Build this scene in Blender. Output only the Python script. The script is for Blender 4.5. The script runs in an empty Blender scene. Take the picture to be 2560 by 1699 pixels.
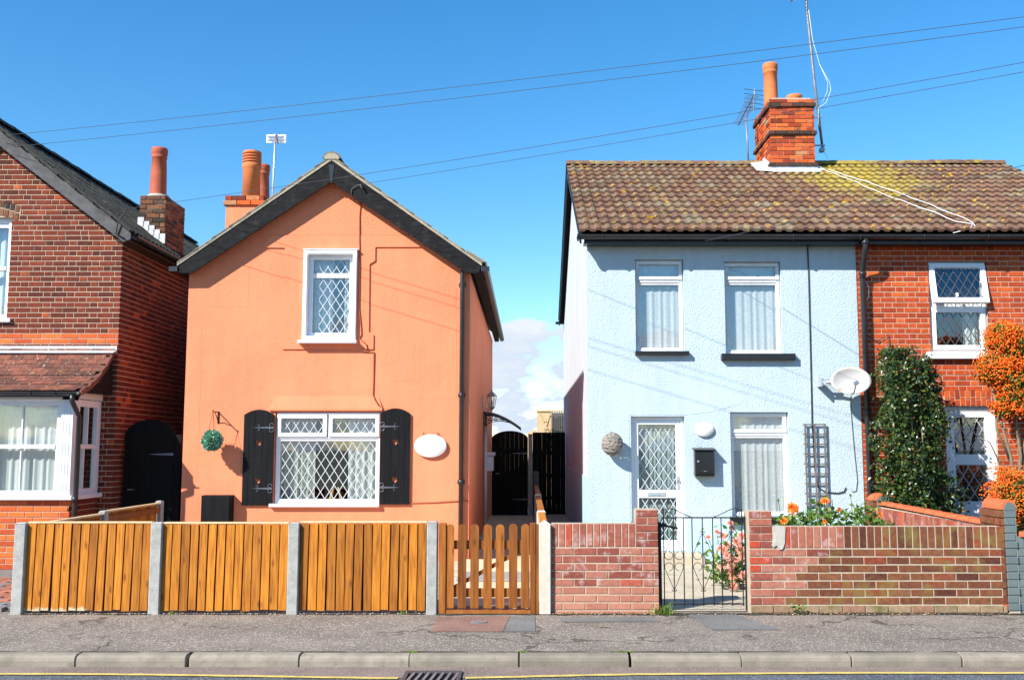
import bpy, bmesh, math, random
from mathutils import Vector, Matrix
from mathutils.geometry import tessellate_polygon
R = math.radians
sc = bpy.context.scene
col = sc.collection
rng = random.Random(7)

# ------------------------------------------------------------------ camera, sky, sun, exposure
cam = bpy.data.objects.new('camera', bpy.data.cameras.new('camera'))
col.objects.link(cam)
cam.location = (0, 0, 1.614)
cam.rotation_euler = (R(90 + 6.15), 0, 0)
cam.data.sensor_width = 36
cam.data.lens = 35.1
cam.data.shift_x = -0.0151
cam.data.clip_end = 3000
sc.camera = cam

SUN = Vector((-1.12, -1.0, 1.12)).normalized()          # towards the sun
EL = math.asin(SUN.z)
world = bpy.data.worlds.new('World')
sc.world = world
world.use_nodes = True
wn, wl = world.node_tree.nodes, world.node_tree.links
wn.clear()
out = wn.new('ShaderNodeOutputWorld')
bg = wn.new('ShaderNodeBackground')
bg.inputs['Strength'].default_value = 0.119
sky = wn.new('ShaderNodeTexSky')
sky.sky_type = 'NISHITA'
sky.sun_disc = False
sky.sun_elevation = EL
sky.sun_rotation = math.atan2(SUN.x, SUN.y)
sky.altitude = 0
sky.air_density = 1.0
sky.dust_density = 0.0
sky.ozone_density = 3.0
hs = wn.new('ShaderNodeHueSaturation')
hs.inputs['Saturation'].default_value = 1.33
hs.inputs['Hue'].default_value = 0.496
wl.new(sky.outputs[0], hs.inputs['Color'])
# a bank of low cumulus along the horizon, the same all the way round
tc = wn.new('ShaderNodeTexCoord')
mp = wn.new('ShaderNodeMapping')
mp.inputs['Scale'].default_value = (1, 1, 2.2)
mp.inputs['Location'].default_value = (0.35, 0.1, 0.02)
wl.new(tc.outputs['Generated'], mp.inputs['Vector'])
n1 = wn.new('ShaderNodeTexNoise')
n1.inputs['Scale'].default_value = 13
n1.inputs['Detail'].default_value = 9
n1.inputs['Roughness'].default_value = 0.56
wl.new(mp.outputs[0], n1.inputs['Vector'])
sep = wn.new('ShaderNodeSeparateXYZ')
wl.new(tc.outputs['Generated'], sep.inputs[0])
mr = wn.new('ShaderNodeMapRange')
mr.inputs['From Min'].default_value = 0.105
mr.inputs['From Max'].default_value = 0.17
mr.inputs['To Min'].default_value = 0.11
mr.inputs['To Max'].default_value = -0.42
wl.new(sep.outputs['Z'], mr.inputs['Value'])
ad = wn.new('ShaderNodeMath')
ad.operation = 'ADD'
wl.new(n1.outputs[0], ad.inputs[0])
wl.new(mr.outputs[0], ad.inputs[1])
cr = wn.new('ShaderNodeValToRGB')
cr.color_ramp.elements[0].position = 0.50
cr.color_ramp.elements[1].position = 0.60
wl.new(ad.outputs[0], cr.inputs[0])
cc = wn.new('ShaderNodeValToRGB')
cc.color_ramp.elements[0].position = 0.40
cc.color_ramp.elements[0].color = (2.9, 3.5, 4.4, 1)
cc.color_ramp.elements[1].position = 0.72
cc.color_ramp.elements[1].color = (4.3, 4.5, 4.7, 1)
wl.new(n1.outputs[0], cc.inputs[0])
mx = wn.new('ShaderNodeMix')
mx.data_type = 'RGBA'
wl.new(cr.outputs[0], mx.inputs[0])
wl.new(hs.outputs[0], mx.inputs[6])
wl.new(cc.outputs[0], mx.inputs[7])
wl.new(mx.outputs[2], bg.inputs['Color'])
wl.new(bg.outputs[0], out.inputs['Surface'])

sun = bpy.data.objects.new('sun', bpy.data.lights.new('sun', 'SUN'))
col.objects.link(sun)
sun.data.energy = 5.0
sun.data.angle = R(0.5)
sun.data.color = (1.0, 0.95, 0.87)
sun.rotation_euler = (-SUN).to_track_quat('-Z', 'Y').to_euler()
sun.location = (-20, -20, 30)
sc.view_settings.view_transform = 'Standard'
sc.view_settings.look = 'None'
sc.view_settings.exposure = 0.86
sc.view_settings.gamma = 1
sc.view_settings.use_curve_mapping = False
sc.cycles.max_bounces = 8
sc.cycles.transparent_max_bounces = 16
sc.cycles.caustics_reflective = False
sc.cycles.caustics_refractive = False

# ------------------------------------------------------------------ materials
MATS = {}
def nodes(name):
    m = bpy.data.materials.new(name)
    m.use_nodes = True
    nt = m.node_tree
    nt.nodes.clear()
    o = nt.nodes.new('ShaderNodeOutputMaterial')
    b = nt.nodes.new('ShaderNodeBsdfPrincipled')
    nt.links.new(b.outputs[0], o.inputs['Surface'])
    MATS[name] = m
    return m, nt, b, o
def noise(nt, scale, detail=4, rough=0.55, vec=None, stretch=None, seed=0):
    g = nt.nodes.new('ShaderNodeNewGeometry')
    v = vec or g.outputs['Position']
    if stretch or seed:
        mpn = nt.nodes.new('ShaderNodeMapping')
        mpn.inputs['Scale'].default_value = stretch or (1, 1, 1)
        mpn.inputs['Location'].default_value = (seed, seed * .7, seed * 1.3)
        nt.links.new(v, mpn.inputs['Vector'])
        v = mpn.outputs[0]
    n = nt.nodes.new('ShaderNodeTexNoise')
    n.inputs['Scale'].default_value = scale
    n.inputs['Detail'].default_value = detail
    n.inputs['Roughness'].default_value = rough
    nt.links.new(v, n.inputs['Vector'])
    return n.outputs[0]
def ramp(nt, val, stops, interp='LINEAR'):
    r = nt.nodes.new('ShaderNodeValToRGB')
    r.color_ramp.interpolation = interp
    while len(r.color_ramp.elements) < len(stops):
        r.color_ramp.elements.new(0.5)
    for e, (p, c) in zip(r.color_ramp.elements, stops):
        e.position = p
        e.color = (*c, 1) if len(c) == 3 else c
    nt.links.new(val, r.inputs[0])
    return r.outputs[0]
def mixc(nt, fac, a, b, blend='MIX'):
    m = nt.nodes.new('ShaderNodeMix')
    m.data_type = 'RGBA'
    m.blend_type = blend
    for i, v in ((0, fac), (6, a), (7, b)):
        if isinstance(v, (int, float)):
            m.inputs[i].default_value = v
        elif isinstance(v, tuple):
            m.inputs[i].default_value = (*v, 1) if len(v) == 3 else v
        else:
            nt.links.new(v, m.inputs[i])
    return m.outputs[2]
def mth(nt, op, a, b=0.0):
    m = nt.nodes.new('ShaderNodeMath')
    m.operation = op
    for i, v in ((0, a), (1, b)):
        if isinstance(v, (int, float)):
            m.inputs[i].default_value = v
        else:
            nt.links.new(v, m.inputs[i])
    return m.outputs[0]
def rnd(nt):
    g = nt.nodes.new('ShaderNodeNewGeometry')
    oi = nt.nodes.new('ShaderNodeObjectInfo')
    s = mth(nt, 'ADD', g.outputs['Random Per Island'], oi.outputs['Random'])
    return mth(nt, 'FRACT', s)
def bump(nt, b, h, strength, dist):
    bn = nt.nodes.new('ShaderNodeBump')
    bn.inputs['Strength'].default_value = strength
    bn.inputs['Distance'].default_value = dist
    nt.links.new(h, bn.inputs['Height'])
    nt.links.new(bn.outputs[0], b.inputs['Normal'])
def sc3(c, k):
    return tuple(min(1, x * k) for x in c)
def M(name, c, rough=.7, var=.12, vs=3.0, bs=0, bscale=40, bdist=.01, spec=.3, metal=0, rv=0, stretch=None, dirt=None):
    """plain surface: base colour, a noise variation, an optional per-piece variation and a bump"""
    m, nt, b, o = nodes(name)
    n = noise(nt, vs, 5, .6, stretch=stretch)
    cn = ramp(nt, n, [(.3, sc3(c, 1 - var)), (.7, sc3(c, 1 + var))])
    if rv:
        cn = mixc(nt, 1.0, cn, ramp(nt, rnd(nt), [(0, (1 - rv,) * 3), (1, (1, 1, 1))]), 'MULTIPLY')
    if dirt:
        dcol, lo, hi, dsc = dirt
        f = ramp(nt, noise(nt, dsc, 6, .65, seed=3.1), [(lo, (0, 0, 0)), (hi, (1, 1, 1))])
        cn = mixc(nt, f, cn, dcol)
    nt.links.new(cn, b.inputs['Base Color'])
    b.inputs['Roughness'].default_value = rough
    b.inputs['Metallic'].default_value = metal
    b.inputs['Specular IOR Level'].default_value = spec
    if bs:
        bump(nt, b, noise(nt, bscale, 6, .65, stretch=stretch), bs, bdist)
    return m
def brickmat(name, stops, mott=.25, rough=.85, bloom=None, moss=None):
    m, nt, b, o = nodes(name)
    c = ramp(nt, rnd(nt), stops)
    n = noise(nt, 22, 6, .65)
    c = mixc(nt, 1.0, c, ramp(nt, n, [(.28, (1 - mott,) * 3), (.72, (1 + mott * .6,) * 3)]), 'MULTIPLY')
    if bloom:
        f = ramp(nt, noise(nt, bloom[1], 5, .6, seed=5), [(bloom[2], (0, 0, 0)), (bloom[3], (1, 1, 1))])
        c = mixc(nt, f, c, bloom[0])
    if moss:
        f = ramp(nt, noise(nt, moss[1], 5, .6, seed=9), [(moss[2], (0, 0, 0)), (moss[3], (1, 1, 1))])
        c = mixc(nt, f, c, moss[0])
    nt.links.new(c, b.inputs['Base Color'])
    b.inputs['Roughness'].default_value = rough
    b.inputs['Specular IOR Level'].default_value = .25
    bump(nt, b, noise(nt, 60, 6, .7), .5, .006)
    return m

def stucco(name, c, bs, bscale, bdist, rough=.8, patch=.06, streak=.1, trowel=0):
    m, nt, b, o = nodes(name)
    big = ramp(nt, noise(nt, 1.1, 6, .6), [(.3, sc3(c, 1 - patch)), (.7, sc3(c, 1 + patch * .6))])
    st = ramp(nt, noise(nt, 2.2, 5, .6, stretch=(3.2, 3.2, .35), seed=2), [(.35, (1 - streak,) * 3), (.6, (1, 1, 1))])
    cn = mixc(nt, 1.0, big, st, 'MULTIPLY')
    nt.links.new(cn, b.inputs['Base Color'])
    b.inputs['Roughness'].default_value = rough
    b.inputs['Specular IOR Level'].default_value = .25
    fine = noise(nt, bscale, 5, .6)
    if trowel:
        lo = noise(nt, 5.5, 3, .5, stretch=(1, 1, 1.5), seed=4)
        ridges = ramp(nt, lo, [(.46, (0, 0, 0)), (.5, (1, 1, 1)), (.54, (0, 0, 0))])
        rg = nt.nodes.new('ShaderNodeRGBToBW')
        nt.links.new(ridges, rg.inputs[0])
        lump = noise(nt, 1.6, 4, .5, seed=8)
        fine = mth(nt, 'ADD', mth(nt, 'MULTIPLY', fine, .5), mth(nt, 'ADD', mth(nt, 'MULTIPLY', rg.outputs[0], trowel), mth(nt, 'MULTIPLY', lump, 3.0)))
    bump(nt, b, fine, bs, bdist)
    return m

ORANGE = (.86, .250, .122)
stucco('orange_paint', ORANGE, .5, 38, .012, streak=.06, patch=.09, trowel=.16)
stucco('orange_pebbledash', sc3(ORANGE, 1.03), .8, 48, .017, patch=.06, streak=.03)
BLUE = (.50, .605, .66)
stucco('blue_paint', BLUE, .9, 62, .019, patch=.05, streak=.06)
stucco('blue_rough_dash', BLUE, .7, 62, .020, patch=.05)
M('blue_smooth', (.43, .62, .70), .6, .05, 2, .25, 60)
stucco('white_side_render', (.53, .575, .62), .35, 70, .008, patch=.04, streak=.12)
M('pvc', (.80, .81, .83), .28, .02, 2, 0, spec=.5)
M('pvc_aged', (.62, .64, .66), .4, .12, 5, 0, spec=.4, dirt=((.30, .27, .22), .58, .75, 14))
M('cladding', (.74, .72, .72), .4, .03, 2)
M('black_board', (.011, .011, .012), .7, .5, 3, .3, 30, .004, spec=.12, stretch=(2, 2, 9), dirt=((.04, .038, .035), .55, .8, 9))
M('black_gloss', (.012, .012, .014), .3, .3, 4, 0, spec=.5)
M('black_paint', (.007, .007, .008), .6, .4, 12, .35, 40, .004, stretch=(1, 1, .15), spec=.14)
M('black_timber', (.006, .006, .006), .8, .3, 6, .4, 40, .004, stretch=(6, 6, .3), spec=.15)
M('gutter_black', (.022, .024, .028), .35, .3, 3, 0, spec=.5)
M('old_board', (.085, .083, .088), .75, .45, 5, .4, 30, .004, stretch=(1, 1, 1), dirt=((.30, .29, .27), .62, .74, 11))
M('mortar', (.48, .35, .25), .95, .15, 10, .6, 90, .004)
M('mortar_old', (.45, .34, .25), .95, .18, 9, .6, 90, .004)
M('mortar_wall', (.44, .37, .275), .95, .2, 12, .6, 90, .004)
M('cement', (.44, .41, .36), .95, .15, 8, .6, 60, .01)
brickmat('brick_dark_red', [(0, (.085, .020, .012)), (.2, (.130, .026, .014)), (.6, (.175, .033, .016)), (.94, (.215, .042, .018)), (.98, (.36, .07, .023)), (1, (.48, .10, .028))], .35)
brickmat('brick_orange_red', [(0, (.26, .040, .014)), (.10, (.36, .050, .015)), (.45, (.44, .064, .017)), (.85, (.50, .080, .019)), (1, (.58, .12, .026))], .3)
brickmat('brick_bay', [(0, (.44, .07, .02)), (.5, (.60, .12, .03)), (1, (.68, .17, .04))], .25)
brickmat('brick_garden_pink', [(0, (.22, .055, .038)), (.3, (.30, .085, .056)), (.6, (.37, .125, .080)), (.9, (.38, .155, .105)), (.97, (.44, .065, .03)), (1, (.44, .065, .03))], .3, bloom=((.50, .40, .37), 11, .55, .80))
brickmat('brick_garden_peach', [(0, (.40, .165, .105)), (.6, (.46, .205, .135)), (1, (.36, .135, .09))], .22)
brickmat('brick_garden_brown', [(0, (.095, .030, .018)), (.25, (.14, .045, .023)), (.5, (.18, .062, .029)), (.75, (.215, .085, .038)), (.95, (.23, .052, .024)), (1, (.36, .065, .025))], .45, moss=((.19, .125, .035), 5.5, .50, .70))
brickmat('brick_base_course', [(0, (.25, .17, .10)), (.6, (.33, .23, .14)), (1, (.28, .14, .09))], .3, moss=((.14, .13, .04), 8, .5, .7))
brickmat('brick_grey_paint', [(0, (.115, .150, .150)), (1, (.14, .175, .17))], .12, .6)
brickmat('brick_sooty', [(0, (.035, .028, .024)), (.4, (.10, .055, .035)), (.75, (.20, .075, .035)), (1, (.28, .16, .08))], .4)
brickmat('brick_chimney', [(0, (.14, .030, .016)), (.2, (.36, .055, .018)), (.6, (.58, .105, .024)), (.9, (.64, .15, .035)), (1, (.34, .26, .15))], .3, moss=((.09, .055, .035), 5, .60, .74))
brickmat('brick_dark_band', [(0, (.045, .032, .028)), (.7, (.09, .045, .032)), (1, (.30, .07, .03))], .3, moss=((.22, .17, .03), 9, .66, .76))
M('terracotta', (.58, .17, .055), .75, .12, 6, .2, 50, .004)
M('terracotta_dull', (.40, .095, .050), .75, .14, 6, .2, 50, .004)
M('coping_tile', (.56, .125, .045), .55, .15, 8, .2, 50, .004)
M('lead', (.52, .53, .55), .55, .15, 12, .3, 30, .006, spec=.5)
M('mortar_verge', (.36, .31, .235), .95, .2, 20, .6, 60, .01)
M('concrete', (.36, .355, .325), .92, .18, 14, .9, 90, .006, dirt=((.22, .21, .18), .58, .8, 7))
M('concrete_cream', (.55, .50, .41), .85, .10, 9, .5, 90, .004, dirt=((.42, .36, .27), .6, .8, 6))
M('metal_grey', (.34, .35, .37), .4, .15, 8, metal=.7)
M('metal_dark', (.10, .10, .11), .45, .2, 8, metal=.5)
M('aerial_alu', (.62, .64, .68), .35, .1, 8, metal=.6)
M('mast_steel', (.22, .22, .23), .5, .3, 12, metal=.4)
M('lead_strip', (.56, .57, .59), .5, .08, 6)
M('white_plastic', (.82, .82, .81), .35, .03, 3, spec=.5)
M('enamel', (.86, .86, .85), .25, .02, 3, spec=.5)
M('hinge_grey', (.13, .14, .16), .45, .2, 20, metal=.5)
M('cable_orange', (.38, .10, .04), .7, .1, 4)
M('cable_black', (.03, .03, .035), .6, .1, 4)
M('wire', (.045, .05, .06), .6, .1, 4)
M('cable_white', (.75, .75, .74), .5, .05, 4)
M('cable_grey', (.26, .29, .33), .6, .1, 4)
M('weathered_wood', (.14, .125, .12), .85, .25, 30, .4, 60, .004, stretch=(3, 3, .3))
M('pale_wood', (.62, .44, .24), .8, .15, 8, .3, 40, .004, stretch=(5, 5, .4))
M('wicker', (.33, .29, .25), .8, .35, 30)
M('soil', (.07, .05, .035), .95, .3, 20, .8, 40, .02)
M('garden_concrete', (.47, .41, .31), .95, .16, 4, .5, 120, .006, dirt=((.28, .25, .18), .56, .75, 3))
M('path_slab', (.62, .50, .34), .92, .12, 9, .5, 100, .004)
M('grey_slab', (.27, .28, .28), .92, .12, 9, .5, 100, .004)
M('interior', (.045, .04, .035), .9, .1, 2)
M('iron', (.018, .018, .020), .4, .3, 20, metal=.3)
M('moss', (.20, .24, .03), .95, .3, 60, .8, 60, .01)
M('paver_red', (.42, .16, .10), .9, .15, 8, .4, 60, .004, rv=.35)
M('paver_grey', (.20, .20, .21), .9, .15, 8, .4, 60, .004, rv=.25)
M('bark', (.22, .17, .11), .9, .3, 18, .6, 40, .01, stretch=(2, 2, .5))
M('stem_green', (.09, .13, .03), .7, .2, 10)

def tilemat(name, stops, lichen, pale=None):
    m, nt, b, o = nodes(name)
    c = ramp(nt, rnd(nt), stops)
    c = mixc(nt, 1.0, c, ramp(nt, noise(nt, 16, 6, .65), [(.25, (.66,) * 3), (.75, (1.25,) * 3)]), 'MULTIPLY')
    if pale:
        f = ramp(nt, noise(nt, 26, 4, .6, seed=6), [(pale[1], (0, 0, 0)), (pale[1] + .05, (1, 1, 1))])
        c = mixc(nt, f, c, pale[0])
    for lc, lsc, lo, hi, sd in lichen:
        f = ramp(nt, noise(nt, lsc, 4, .6, seed=sd), [(lo, (0, 0, 0)), (hi, (1, 1, 1))])
        c = mixc(nt, f, c, lc)
    return m, nt, b, c
# pantiles: brown, grey-green algae, yellow lichen in spots and one broad yellow patch below the chimney and along the ridge
m, nt, b, c = tilemat('pantile', [(0, (.125, .070, .048)), (.35, (.160, .086, .058)), (.7, (.190, .104, .070)), (.88, (.185, .125, .082)), (1, (.20, .155, .105))],
                      [((.22, .18, .115), 3.2, .52, .74, 2.2), ((.54, .31, .02), 8.5, .615, .66, 7.7), ((.26, .20, .06), 2.4, .64, .76, 4.4)], ((.52, .49, .44), .72))
g = nt.nodes.new('ShaderNodeNewGeometry')
sx = nt.nodes.new('ShaderNodeSeparateXYZ')
nt.links.new(g.outputs['Position'], sx.inputs[0])
dx = mth(nt, 'MULTIPLY', mth(nt, 'SUBTRACT', sx.outputs['X'], 5.75), .62)
dy = mth(nt, 'MULTIPLY', mth(nt, 'SUBTRACT', sx.outputs['Y'], 17.4), .42)
dist = mth(nt, 'SQRT', mth(nt, 'ADD', mth(nt, 'MULTIPLY', dx, dx), mth(nt, 'MULTIPLY', dy, dy)))
ridge = mth(nt, 'MULTIPLY', mth(nt, 'SUBTRACT', sx.outputs['Y'], 18.15), 1.2)
fld = mth(nt, 'MAXIMUM', mth(nt, 'SUBTRACT', .42, mth(nt, 'MULTIPLY', dist, .42)), mth(nt, 'MINIMUM', ridge, .12))
fld = mth(nt, 'MAXIMUM', fld, -.2)
f = ramp(nt, mth(nt, 'ADD', noise(nt, 7, 5, .6, seed=1.5), fld), [(.60, (0, 0, 0)), (.74, (1, 1, 1))])
c = mixc(nt, f, c, ramp(nt, noise(nt, 11, 4, .6, seed=3), [(.35, (.22, .17, .065)), (.65, (.38, .28, .035))]))
nt.links.new(c, b.inputs['Base Color'])
b.inputs['Roughness'].default_value = .9
b.inputs['Specular IOR Level'].default_value = .2
bump(nt, b, noise(nt, 55, 6, .7), .5, .006)
m, nt, b, c = tilemat('plain_tile', [(0, (.085, .032, .022)), (.5, (.155, .052, .032)), (1, (.23, .072, .04))],
                      [((.30, .15, .05), 9, .62, .70, 2.0)], ((.46, .43, .37), .64))
nt.links.new(c, b.inputs['Base Color'])
b.inputs['Roughness'].default_value = .9
bump(nt, b, noise(nt, 55, 6, .7), .5, .006)
m, nt, b, c = tilemat('dark_tile', [(0, (.016, .017, .016)), (1, (.034, .036, .032))], [((.09, .10, .06), 5, .55, .75, 2.0)])
nt.links.new(c, b.inputs['Base Color'])
b.inputs['Roughness'].default_value = .85
m, nt, b, c = tilemat('grey_tile', [(0, (.16, .14, .11)), (1, (.28, .25, .19))], [((.30, .28, .12), 6, .6, .75, 2.0)])
nt.links.new(c, b.inputs['Base Color'])
b.inputs['Roughness'].default_value = .9

def wood(name, dark, mid, light, bleach=False, rough=.55):
    m, nt, b, o = nodes(name)
    oi = nt.nodes.new('ShaderNodeObjectInfo')
    g = nt.nodes.new('ShaderNodeNewGeometry')
    cb = nt.nodes.new('ShaderNodeCombineXYZ')
    nt.links.new(mth(nt, 'MULTIPLY', oi.outputs['Random'], 40.0), cb.inputs[2])
    va = nt.nodes.new('ShaderNodeVectorMath')
    nt.links.new(g.outputs['Position'], va.inputs[0])
    nt.links.new(cb.outputs[0], va.inputs[1])
    grain = noise(nt, 3.0, 6, .6, vec=va.outputs[0], stretch=(14, 14, .9))
    c = ramp(nt, grain, [(.28, dark), (.5, mid), (.72, light)])
    knots = nt.nodes.new('ShaderNodeTexVoronoi')
    knots.inputs['Scale'].default_value = 1.0
    mpk = nt.nodes.new('ShaderNodeMapping')
    mpk.inputs['Scale'].default_value = (9, 9, 3.2)
    nt.links.new(va.outputs[0], mpk.inputs[0])
    nt.links.new(mpk.outputs[0], knots.inputs['Vector'])
    kf = ramp(nt, knots.outputs['Distance'], [(.05, (.75, .75, .75)), (.17, (0, 0, 0))])
    c = mixc(nt, kf, c, sc3(dark, .55))
    c = mixc(nt, 1.0, c, ramp(nt, oi.outputs['Random'], [(0, (.66, .62, .60)), (.5, (1, 1, 1)), (1, (1.22, 1.22, 1.2))]), 'MULTIPLY')
    if bleach:    # stain worn off the feet of the boards
        s2 = nt.nodes.new('ShaderNodeSeparateXYZ')
        nt.links.new(g.outputs['Position'], s2.inputs[0])
        hz = mth(nt, 'SUBTRACT', .50, mth(nt, 'MULTIPLY', s2.outputs['Z'], 2.2))
        hz = mth(nt, 'SUBTRACT', hz, mth(nt, 'MULTIPLY', mth(nt, 'MAXIMUM', mth(nt, 'ADD', s2.outputs['X'], 4.35), 0.0), .55))
        f = ramp(nt, mth(nt, 'ADD', hz, mth(nt, 'MULTIPLY', noise(nt, 9, 4, .6, stretch=(1, 1, .35)), .35)), [(.54, (0, 0, 0)), (.60, (1, 1, 1))])
        c = mixc(nt, f, c, (.50, .42, .26))
        hz2 = mth(nt, 'SUBTRACT', .36, mth(nt, 'MULTIPLY', s2.outputs['Z'], 1.6))
        f = ramp(nt, mth(nt, 'ADD', hz2, mth(nt, 'MULTIPLY', noise(nt, 6, 4, .6), .30)), [(.45, (0, 0, 0)), (.62, (.6, .6, .6))])
        c = mixc(nt, f, c, (.16, .13, .05))
    nt.links.new(c, b.inputs['Base Color'])
    b.inputs['Roughness'].default_value = rough
    b.inputs['Specular IOR Level'].default_value = .3
    bump(nt, b, grain, .35, .004)
    return m
wood('fence_wood', (.18, .048, .004), (.42, .142, .009), (.55, .22, .02), True, .7)
wood('gate_wood', (.14, .042, .007), (.27, .085, .012), (.37, .135, .024))

def glassmat():
    m, nt, b, o = nodes('glass')
    nt.nodes.remove(b)
    tr = nt.nodes.new('ShaderNodeBsdfTransparent')
    tr.inputs[0].default_value = (.97, .985, .98, 1)
    gl = nt.nodes.new('ShaderNodeBsdfGlossy')
    gl.inputs['Roughness'].default_value = .01
    gl.inputs[0].default_value = (.95, .97, 1, 1)
    g = nt.nodes.new('ShaderNodeNewGeometry')
    dt = nt.nodes.new('ShaderNodeVectorMath')
    dt.operation = 'DOT_PRODUCT'
    nt.links.new(g.outputs['Normal'], dt.inputs[0])
    nt.links.new(g.outputs['Incoming'], dt.inputs[1])
    c1 = mth(nt, 'SUBTRACT', 1.0, mth(nt, 'ABSOLUTE', dt.outputs['Value']))
    f = mth(nt, 'ADD', .095, mth(nt, 'MULTIPLY', mth(nt, 'POWER', c1, 5.0), .93))     # Schlick, each face of the pane
    mxs = nt.nodes.new('ShaderNodeMixShader')
    nt.links.new(f, mxs.inputs[0])
    nt.links.new(tr.outputs[0], mxs.inputs[1])
    nt.links.new(gl.outputs[0], mxs.inputs[2])
    nt.links.new(mxs.outputs[0], o.inputs['Surface'])
glassmat()
def cloth(name, c, lace=0.0, holes=.0, lsc=40):
    m, nt, b, o = nodes(name)
    nt.nodes.remove(b)
    df = nt.nodes.new('ShaderNodeBsdfDiffuse')
    tl = nt.nodes.new('ShaderNodeBsdfTranslucent')
    cn = ramp(nt, noise(nt, lsc, 5, .6, stretch=(1, 1, .8)), [(.35, sc3(c, 1 - lace)), (.65, c)])
    nt.links.new(cn, df.inputs[0])
    nt.links.new(cn, tl.inputs[0])
    a = nt.nodes.new('ShaderNodeMixShader')
    a.inputs[0].default_value = .35
    nt.links.new(df.outputs[0], a.inputs[1])
    nt.links.new(tl.outputs[0], a.inputs[2])
    res = a.outputs[0]
    if holes:
        tr = nt.nodes.new('ShaderNodeBsdfTransparent')
        h = ramp(nt, noise(nt, lsc * 1.4, 3, .5, seed=3), [(.42, (1, 1, 1)), (.62, (0, 0, 0))])
        f = mth(nt, 'MULTIPLY', h, holes)
        bmix = nt.nodes.new('ShaderNodeMixShader')
        nt.links.new(f, bmix.inputs[0])
        nt.links.new(res, bmix.inputs[1])
        nt.links.new(tr.outputs[0], bmix.inputs[2])
        res = bmix.outputs[0]
    nt.links.new(res, o.inputs['Surface'])
cloth('net_curtain', (.86, .89, .91), .16, .12)
cloth('door_net', (.42, .56, .58), .25, .12)
cloth('curtain', (.62, .66, .60), .08)
cloth('curtain_white', (.80, .85, .82), .06)
cloth('blind', (.30, .27, .22), .05)

def leafmat(name, stops, rough=.45, trans=.25, spec=.4):
    m, nt, b, o = nodes(name)
    c = ramp(nt, rnd(nt), stops)
    nt.links.new(c, b.inputs['Base Color'])
    b.inputs['Roughness'].default_value = rough
    b.inputs['Specular IOR Level'].default_value = spec
    tl = nt.nodes.new('ShaderNodeBsdfTranslucent')
    nt.links.new(mixc(nt, 1.0, c, (1.3, 1.3, .6), 'MULTIPLY'), tl.inputs[0])
    ms = nt.nodes.new('ShaderNodeMixShader')
    ms.inputs[0].default_value = trans
    nt.links.new(b.outputs[0], ms.inputs[1])
    nt.links.new(tl.outputs[0], ms.inputs[2])
    nt.links.new(ms.outputs[0], o.inputs['Surface'])
leafmat('holly_leaf', [(0, (.010, .026, .008)), (.5, (.028, .062, .014)), (.85, (.065, .110, .02)), (.96, (.16, .16, .03)), (1, (.18, .07, .02))], .30, .14, .55)
leafmat('shrub_leaf', [(0, (.05, .10, .012)), (.6, (.10, .17, .02)), (1, (.17, .22, .03))], .45, .25)
leafmat('dahlia_leaf', [(0, (.04, .10, .015)), (.5, (.085, .18, .025)), (.9, (.15, .25, .035)), (1, (.28, .27, .05))], .42, .25)
leafmat('hedge_leaf', [(0, (.06, .12, .015)), (.6, (.13, .21, .02)), (1, (.25, .30, .04))], .5, .3)
leafmat('teal_leaf', [(0, (.05, .25, .16)), (.5, (.11, .38, .28)), (.9, (.24, .52, .43)), (1, (.50, .70, .60))], .5, .15)
leafmat('grass_blade', [(0, (.08, .17, .015)), (.6, (.16, .27, .02)), (1, (.30, .33, .05))], .5, .3)
leafmat('petal_pink', [(0, (.76, .27, .21)), (.5, (.82, .42, .34)), (1, (.86, .60, .52))], .6, .25, .2)
leafmat('petal_orange', [(0, (.80, .10, .02)), (.5, (.84, .24, .03)), (1, (.86, .48, .10))], .6, .25, .2)
leafmat('dead_leaf', [(0, (.15, .07, .03)), (.5, (.30, .18, .08)), (1, (.45, .33, .18))], .8, .1, .2)
m, nt, b, o = nodes('berry')
nt.links.new(ramp(nt, rnd(nt), [(0, (.72, .07, .004)), (.45, (.86, .14, .006)), (1, (.90, .24, .012))]), b.inputs['Base Color'])
b.inputs['Roughness'].default_value = .35

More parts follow.
